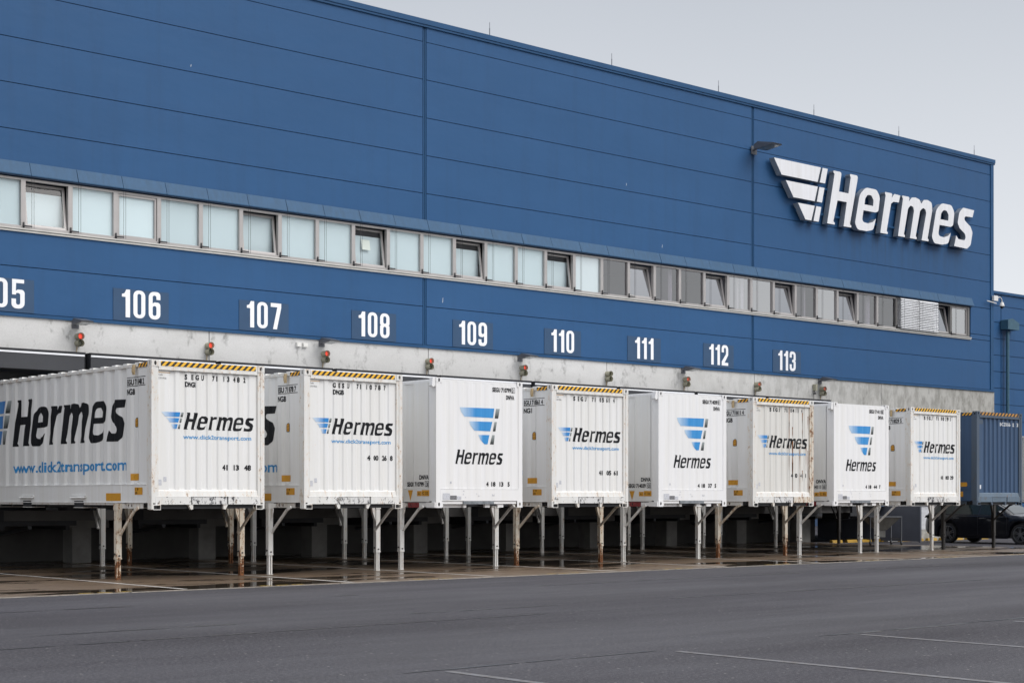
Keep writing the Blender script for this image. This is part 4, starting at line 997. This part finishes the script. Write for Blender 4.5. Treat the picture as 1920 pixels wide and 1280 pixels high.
    stick('check_frame', loops2d([[[(fx(2.18), 3.95), (fx(2.28), 3.95), (fx(2.28), 4.07), (fx(2.18), 4.07)], [(fx(2.188), 3.958), (fx(2.272), 3.958), (fx(2.272), 4.062), (fx(2.188), 4.062)]]]), fcorr_b, FB, ink, c)
    vs, fs = text_loops_mesh('DNVA', .10, .24, 1, .04); stick('code', ([(fx(2.02) + a, 3.80 + b_) for a, b_ in vs], fs), fcorr_b, FB, ink, c)
    # large wing
    for pts in ([(.67, 3.58), (1.67, 3.585), (1.64, 3.372), (.81, 3.378), (.71, 3.47, .12)], [(.94, 3.28), (1.62, 3.285), (1.555, 3.072), (1.10, 3.078), (.97, 3.19, .1)], [(1.20, 2.985), (1.525, 2.99), (1.47, 2.782), (1.39, 2.782), (1.26, 2.88, .08)]):
        stick('logo_wing', loops2d([[[(fx(x), z) for x, z in rpoly(pts)]]]), fcorr_b, FB, M['wing_b'], c)
    for a, b_, c_, d_, z1, z0 in ((1.72, 1.84, 1.785, 1.68, 3.58, 3.365), (1.675, 1.745, 1.70, 1.635, 3.285, 3.075), (1.615, 1.68, 1.655, 1.55, 2.99, 2.782)):
        stick('logo_bar', loops2d([[[(fx(a), z1), (fx(b_), z1), (fx(c_), z0), (fx(d_), z0)]]]), fcorr_b, FB, M['bar_g'], c)
    for L in word_loops(fx(.555), 2.335, .315, .905): stick('logo_letter', loops2d([L]), fcorr_b, FB, ink, c)
    stick('number_marking', spread([(fx(1.43 + dx), 1.85, s_) for dx, s_ in zip((0, .16, .40, .64), num.split())], .10, 1.0), fcorr_b, FB, ink, c)
    FS = lambda u, v, d: (u, FY - .002 + d, v)
    decal_rect('notice', fx(.18), fx(.38), 1.545, 1.69, None, FS, M['sticker'], c); decal_rect('notice', fx(.385), fx(.57), 1.548, 1.64, None, FS, M['sticker_dark'], c); decal_rect('notice', fx(.575), fx(.70), 1.548, 1.625, None, FS, M['sticker'], c)
    decal_rect('notice', fx(.40), fx(.44), 1.90, 1.95, fcorr_b, FB, M['sticker'], c)
    random.seed(hash(num) % 97 if False else len(num) + ord(num[-1]))
    for x in (.78, 1.17, 1.62): 
        for j in range(5):
            xx = x + random.uniform(-.04, .04); zz_ = random.uniform(1.56, 1.74); r_ = random.uniform(.005, .02)
            decal_rect('scuff', fx(xx), fx(xx + r_), zz_, zz_ + random.uniform(.01, .05), None, FS, M['sticker'], c, .0035)
    return c
M['c_side_b'] = painted('container_white_side_clean', (0.81, 0.81, 0.80), 0.0, 0.06, 0.42)

XSs = [15.006, 18.452, 21.869, 25.275, 28.829, 32.367, 35.745, 39.304, 42.682]
def at(i): return (XSs[i] + 1.25, FRONT - FY, 0)
GA, GB = 'white swap containers with striped top edges', 'newer white swap containers with a large blue wing'
container_a(at(0), 'nearest swap container, white, its long side with big black lettering fully in view', GA)
container_a(at(1), 'white corrugated swap container second in the row, with rusty corners and striped top edge', GA, ser=('G', 'ES', 'U', '71', '10', '78', '7'), side='ESU 711078 7', code='DNGB', num='4 00 26 8', legmats=('leg_white', 'leg_white', 'leg_rust', 'leg_rust'), holes=(False, False))
container_b(at(2), 'nearest of the newer white containers with a large blue wing, third in the row', GB)
container_a(at(3), 'white corrugated swap container fourth in the row, between the two nearest newer ones', GA, ser=('S', 'EG', 'U', '71', '05', '61', '4'), side='EGU 710561 4', code='', code2='NG1', num='41 05 61')
container_b(at(4), 'middle one of the newer white containers with a large blue wing, fifth in the row', GB, 'SEGU 714039', '0', '4 18 37 5')
container_a(at(5), 'rust-streaked white swap container with a heavily rusted right edge', GA, ser=('S', 'EG', 'U', '71', '04', '11', '4'), side='EGU 710411 4', code='', num='4 10 41 1', rusty=True)
container_b(at(6), 'newer white container with a large blue wing, just right of the rust-streaked one', GB, 'SEGU 714111', '8', '4 18 44 7')
container_a(at(7), 'white swap container with striped top edge directly left of the dark blue one', GA, ser=('S', 'EG', 'U', '71', '00', '29', '5'), side='EGU 710029 5', code='', num='41 00 29', legmats=('leg_white', 'leg_white', 'leg_white', 'leg_white'), holes=(False, False))
container_a(at(8), 'dark blue corrugated swap container with an orange and black striped top edge', 'swap containers of other colours', style='blue', legmats=('leg_dark',) * 4)
container_b((62.2, -0.2, 0), 'distant white container at the right edge of the photo, past the black car', GB, 'SEGU 714120', '1', '4 18 45 1')

# ------------------------------------------------------------------ partition sheet, hopper cart, kerb blocks
t = thing('sheet_screen', 'grey-blue sheet metal screen standing on end under the building, left of the black car', 'screen', (48.75, .6, 0))
put('sheet', MB().box(-.03, .03, -2.1, 2.4, .04, 1.28), M['partition'], t)
put('post', MB().box(-.04, .04, -2.16, -2.1, 0, 1.28), M['partition'], t)
t = thing('hopper_cart', 'grey steel hopper on a wheeled tube frame under the building', 'cart', (45.5, -2.2, 0), rz=R(-30))
mb = MB(); top_ = [(-.55, -.4, .93), (.55, -.4, .93), (.55, .4, .93), (-.55, .4, .93)]; bot_ = [(-.16, -.14, .50), (.16, -.14, .50), (.16, .14, .50), (-.16, .14, .50)]
mb.add(top_ + bot_, [(0, 1, 5, 4), (1, 2, 6, 5), (2, 3, 7, 6), (3, 0, 4, 7), (4, 5, 6, 7)]).box(-.12, .12, -.11, .11, .26, .50)
put('hopper', mb, M['hopper'], t)
mb = MB()
for x in (-.56, .56):
    for y in (-.41, .41): mb.tube((x, y, .10), (x, y, .95), .022, 10)
mb.beam((-.58, -.41, .95), (.58, -.41, .95), .04, .04).beam((-.58, .41, .95), (.58, .41, .95), .04, .04).beam((-.56, -.4, .95), (-.56, .4, .95), .04, .04).beam((.56, -.4, .95), (.56, .4, .95), .04, .04).beam((-.56, -.4, .2), (-.56, .4, .2), .03, .03).beam((.56, -.4, .2), (.56, .4, .2), .03, .03)
put('frame', mb, M['steel'], t)
for x in (-.56, .56):
    for y in (-.41, .41): put('wheel', MB().tube((x - .02, y - .02, .055), (x + .02, y - .02, .055), .055, 14).box(x - .03, x + .03, y - .03, y + .02, .06, .12), M['bracket'], t)
for i in range(11):
    x = 46.2 + i * .85
    tag(put('kerb_block', MB().prism([(-.08, 0), (.08, 0), (.05, .10), (-.05, .10)], 'x', -.28, .28), M['yellow_block'] if i % 1 == 0 else M['black'], None, (x, -.25 if x > 48.9 else .2, 0)),
        'short yellow kerb block on the ground along the foot of the far wall', 'kerb block', 'yellow kerb blocks')

# ------------------------------------------------------------------ black estate car, nose towards the yard
def car(loc):
    c = thing('parked_car', 'black estate car parked nose out behind the dark blue container', 'car', loc)
    # local: x across, y along, nose at -y ; length 4.85
    Y0, Y1 = -2.45, 2.40; WF, WR = -1.48, 1.37; R_ = .345
    import bisect
    prof = [(-2.45, .42, .62, .62), (-2.38, .26, .72, .72), (-2.2, .22, .80, .80), (-1.9, .2, .88, .90), (-1.5, .2, .93, .98), (-1.15, .2, .96, 1.02), (-.75, .2, .97, 1.25), (-.35, .2, .97, 1.42), (0, .2, .98, 1.475), (.5, .2, .99, 1.485), (1.0, .2, 1.0, 1.47), (1.5, .2, 1.01, 1.43), (1.9, .22, 1.03, 1.37), (2.12, .26, 1.04, 1.24), (2.28, .32, 1.02, 1.06), (2.40, .42, .80, .84)]
    def P(y):
        for a, b_ in zip(prof, prof[1:]):
            if a[0] <= y <= b_[0]:
                t_ = (y - a[0]) / (b_[0] - a[0]); return [a[i] + (b_[i] - a[i]) * t_ for i in range(1, 4)]
        return prof[-1][1:]
    ys = sorted(set([round(Y0 + (Y1 - Y0) * i / 44, 3) for i in range(45)] + [WF - .42, WF - .40, WF + .40, WF + .42, WR - .42, WR - .40, WR + .40, WR + .42]))
    mb = MB(); rings = []
    for y in ys:
        zb, zl, zt = P(y)
        e_ = min(1, (y - Y0) / .5, (Y1 - y) / .45); wd = .90 * (.80 + .20 * math.sqrt(max(0, e_)))
        for wy in (WF, WR):
            if abs(y - wy) < .41: zb = max(zb, .06 + R_ + math.sqrt(max(0, .405 ** 2 - (y - wy) ** 2)) - .06)
        gh = max(0.0, zt - zl); roofw = wd - .10 - .52 * gh if gh > .05 else wd - .12
        mid = zb + (zl - zb) * .55
        half = [(0, zb), (wd - .06, zb), (wd - .005, min(zb + .05, zl - .05)), (wd + .0, max(mid, zb + .03) if mid < zl - .05 else zl - .05), (wd - .02, zl - .045), (wd - .055, zl), (roofw + (wd - .07 - roofw) * .45 if gh > .05 else wd - .12, zl + gh * .55), (roofw, zt - .03 if gh > .05 else zt - .005), (roofw - .10, zt), (0, zt + .015)]
        ring = [(x, y, z) for x, z in half] + [(-x, y, z) for x, z in half[-2:0:-1]]
        rings.append(ring)
    n = len(rings[0]); V = [p for r in rings for p in r]
    F = [(i * n + j, i * n + (j + 1) % n, (i + 1) * n + (j + 1) % n, (i + 1) * n + j) for i in range(len(rings) - 1) for j in range(n)]
    F += [list(range(n)), list(range((len(rings) - 1) * n, len(rings) * n))]
    mb.add(V, F); body = smooth(put('body', mb, M['car'], c), 32)
    # side glass following the body's slope
    def sidept(y, f, s, o=.006):
        zb, zl, zt = P(y); gh = zt - zl; wd = .90; roofw = wd - .10 - .52 * gh
        pts = [(wd - .055, zl), (roofw + (wd - .07 - roofw) * .45, zl + gh * .55), (roofw, zt - .03)]
        z = zl + f * (zt - .03 - zl)
        if z <= pts[1][1]: t_ = (z - pts[0][1]) / max(.01, pts[1][1] - pts[0][1]); x = pts[0][0] + (pts[1][0] - pts[0][0]) * t_
        else: t_ = (z - pts[1][1]) / max(.01, pts[2][1] - pts[1][1]); x = pts[1][0] + (pts[2][0] - pts[1][0]) * t_
        return (s * (x + o), y, z)
    for s in (-1, 1):
        for ya, yb in ((-.80, .12), (.20, 1.12), (1.20, 1.92)):
            V = []; nn = 8
            for i in range(nn + 1):
                y = ya + (yb - ya) * i / nn
                for f in (.06, .5, .9): V.append(sidept(y, f, s))
            put('side_window', MB().add(V, [(3 * i + j, 3 * i + 3 + j, 3 * i + 4 + j, 3 * i + 1 + j) for i in range(nn) for j in (0, 1)]), M['glass_dark'], c)
        mb = MB()
        for i in range(12):
            ya, yb = -.85 + i * .236, -.85 + (i + 1) * .236
            a = Vector(sidept(ya, .0, s, .012)); b_ = Vector(sidept(yb, .0, s, .012)); mb.beam(a, b_, .012, .02)
        put('window_trim', mb, M['chrome'] if False else M['bracket'], c)
        for y in (-.02, 1.0):
            d = put('door_handle', MB().box(*sorted((s * .885, s * .925)), y - .11, y + .11, .865, .90), M['chrome'], c)
        mr_ = put('wing_mirror', smooth(put('x', MB().tube((s * .86, -.83, 1.03), (s * .93, -.84, 1.05), .03, 8).tube((s * .93, -.80, 1.06), (s * 1.10, -.78, 1.07), .095, 12, .07), None)).data, M['car'], c); bpy.data.objects.remove(bpy.data.objects['x'])
        put('door_seam', MB().box(*sorted((s * .893, s * .902)), .155, .162, .32, .96).box(*sorted((s * .893, s * .902)), -.98, -.973, .36, .93).box(*sorted((s * .893, s * .902)), 1.15, 1.157, .74, .98), M['black'], c)
        put('side_skirt', MB().box(*sorted((s * .86, s * .915)), -1.02, .92, .185, .235), M['car'], c)
        put('headlight', MB().prism([(-2.36, .62), (-1.98, .74), (-1.96, .80), (-2.2, .78), (-2.38, .70)], 'x', *sorted((s * .60, s * .86))), M['chrome'], c)
        put('tail_light', MB().prism([(2.24, .90), (2.33, .88), (2.27, .97), (2.12, .98), (2.18, .93)], 'x', *sorted((s * .62, s * .885))), M['glass_dark'], c)
        for wy in (WF, WR):
            x0, x1 = s * .68, s * .895
            wl = put('wheel', MB().tube((x0, wy, R_), (s * .70, wy, R_), R_ - .02, 32, R_), M['tyre'], c)
            mb = MB(); prs = [(.70, R_), (.86, R_), (.885, R_ - .012), (.892, R_ - .05), (.885, .262), (.84, .255)]
            for (a, ra), (b_, rb) in zip(prs, prs[1:]): mb.tube((s * a, wy, R_), (s * b_, wy, R_), ra, 32, rb, False)
            smooth(put('tyre', mb, M['tyre'], wl), 50)
            mb = MB().tube((s * .70, wy, R_), (s * .71, wy, R_), .25, 24)
            put('disc', mb, M['black'], wl)
            mb = MB()
            for (a, ra), (b_, rb) in zip([(.88, .262), (.884, .248), (.80, .238)], [(.884, .248), (.80, .238), (.72, .235)]): mb.tube((s * a, wy, R_), (s * b_, wy, R_), ra, 32, rb, False)
            mb.tube((s * .80, wy, R_), (s * .872, wy, R_), .05, 12, .035)
            for k in range(5):
                for dl in (-.16, .16):
                    an = 2 * math.pi * k / 5 + .3; a = (s * .862, wy + .035 * math.cos(an + dl * 3), R_ + .035 * math.sin(an + dl * 3)); b_ = (s * .872, wy + .243 * math.cos(an + dl), R_ + .243 * math.sin(an + dl))
                    mb.beam(a, b_, .022, .026)
            put('rim', mb, M['rim'], wl)
    # windscreen and rear glass
    V = []; nn = 8
    for i in range(nn + 1):
        y = -1.13 + .74 * i / nn; zb, zl, zt = P(y); gh = max(0, zt - zl); rw = (.90 - .10 - .52 * gh) - .09
        V += [(-rw, y, zt + .012), (-rw * .5, y - .01, zt + .022), (0, y - .012, zt + .026), (rw * .5, y - .01, zt + .022), (rw, y, zt + .012)]
    put('windscreen', MB().add(V, [(5 * i + j, 5 * i + 5 + j, 5 * i + 6 + j, 5 * i + 1 + j) for i in range(nn) for j in range(4)]), M['glass_screen'], c)
    V = []
    for i in range(4):
        y = 1.95 + .30 * i / 3; zb, zl, zt = P(y); V += [(-.58, y, zt + .014), (0, y + .01, zt + .026), (.58, y, zt + .014)]
    put('rear_window', MB().add(V, [(3 * i + j, 3 * i + 3 + j, 3 * i + 4 + j, 3 * i + 1 + j) for i in range(3) for j in (0, 1)]), M['glass_dark'], c)
    put('grille', MB().box(-.5, .5, -2.47, -2.43, .42, .60), M['black'], c)
    return c
b = NB('tinted_glass'); b.base((0.012, 0.018, 0.018)); b.set(Roughness=0.03); M['glass_dark'] = b.m
b = NB('screen_glass'); b.base((0.03, 0.04, 0.042)); b.set(Roughness=0.02, IOR=1.8); M['glass_screen'] = b.m
car((50.10, -3.72, 0))
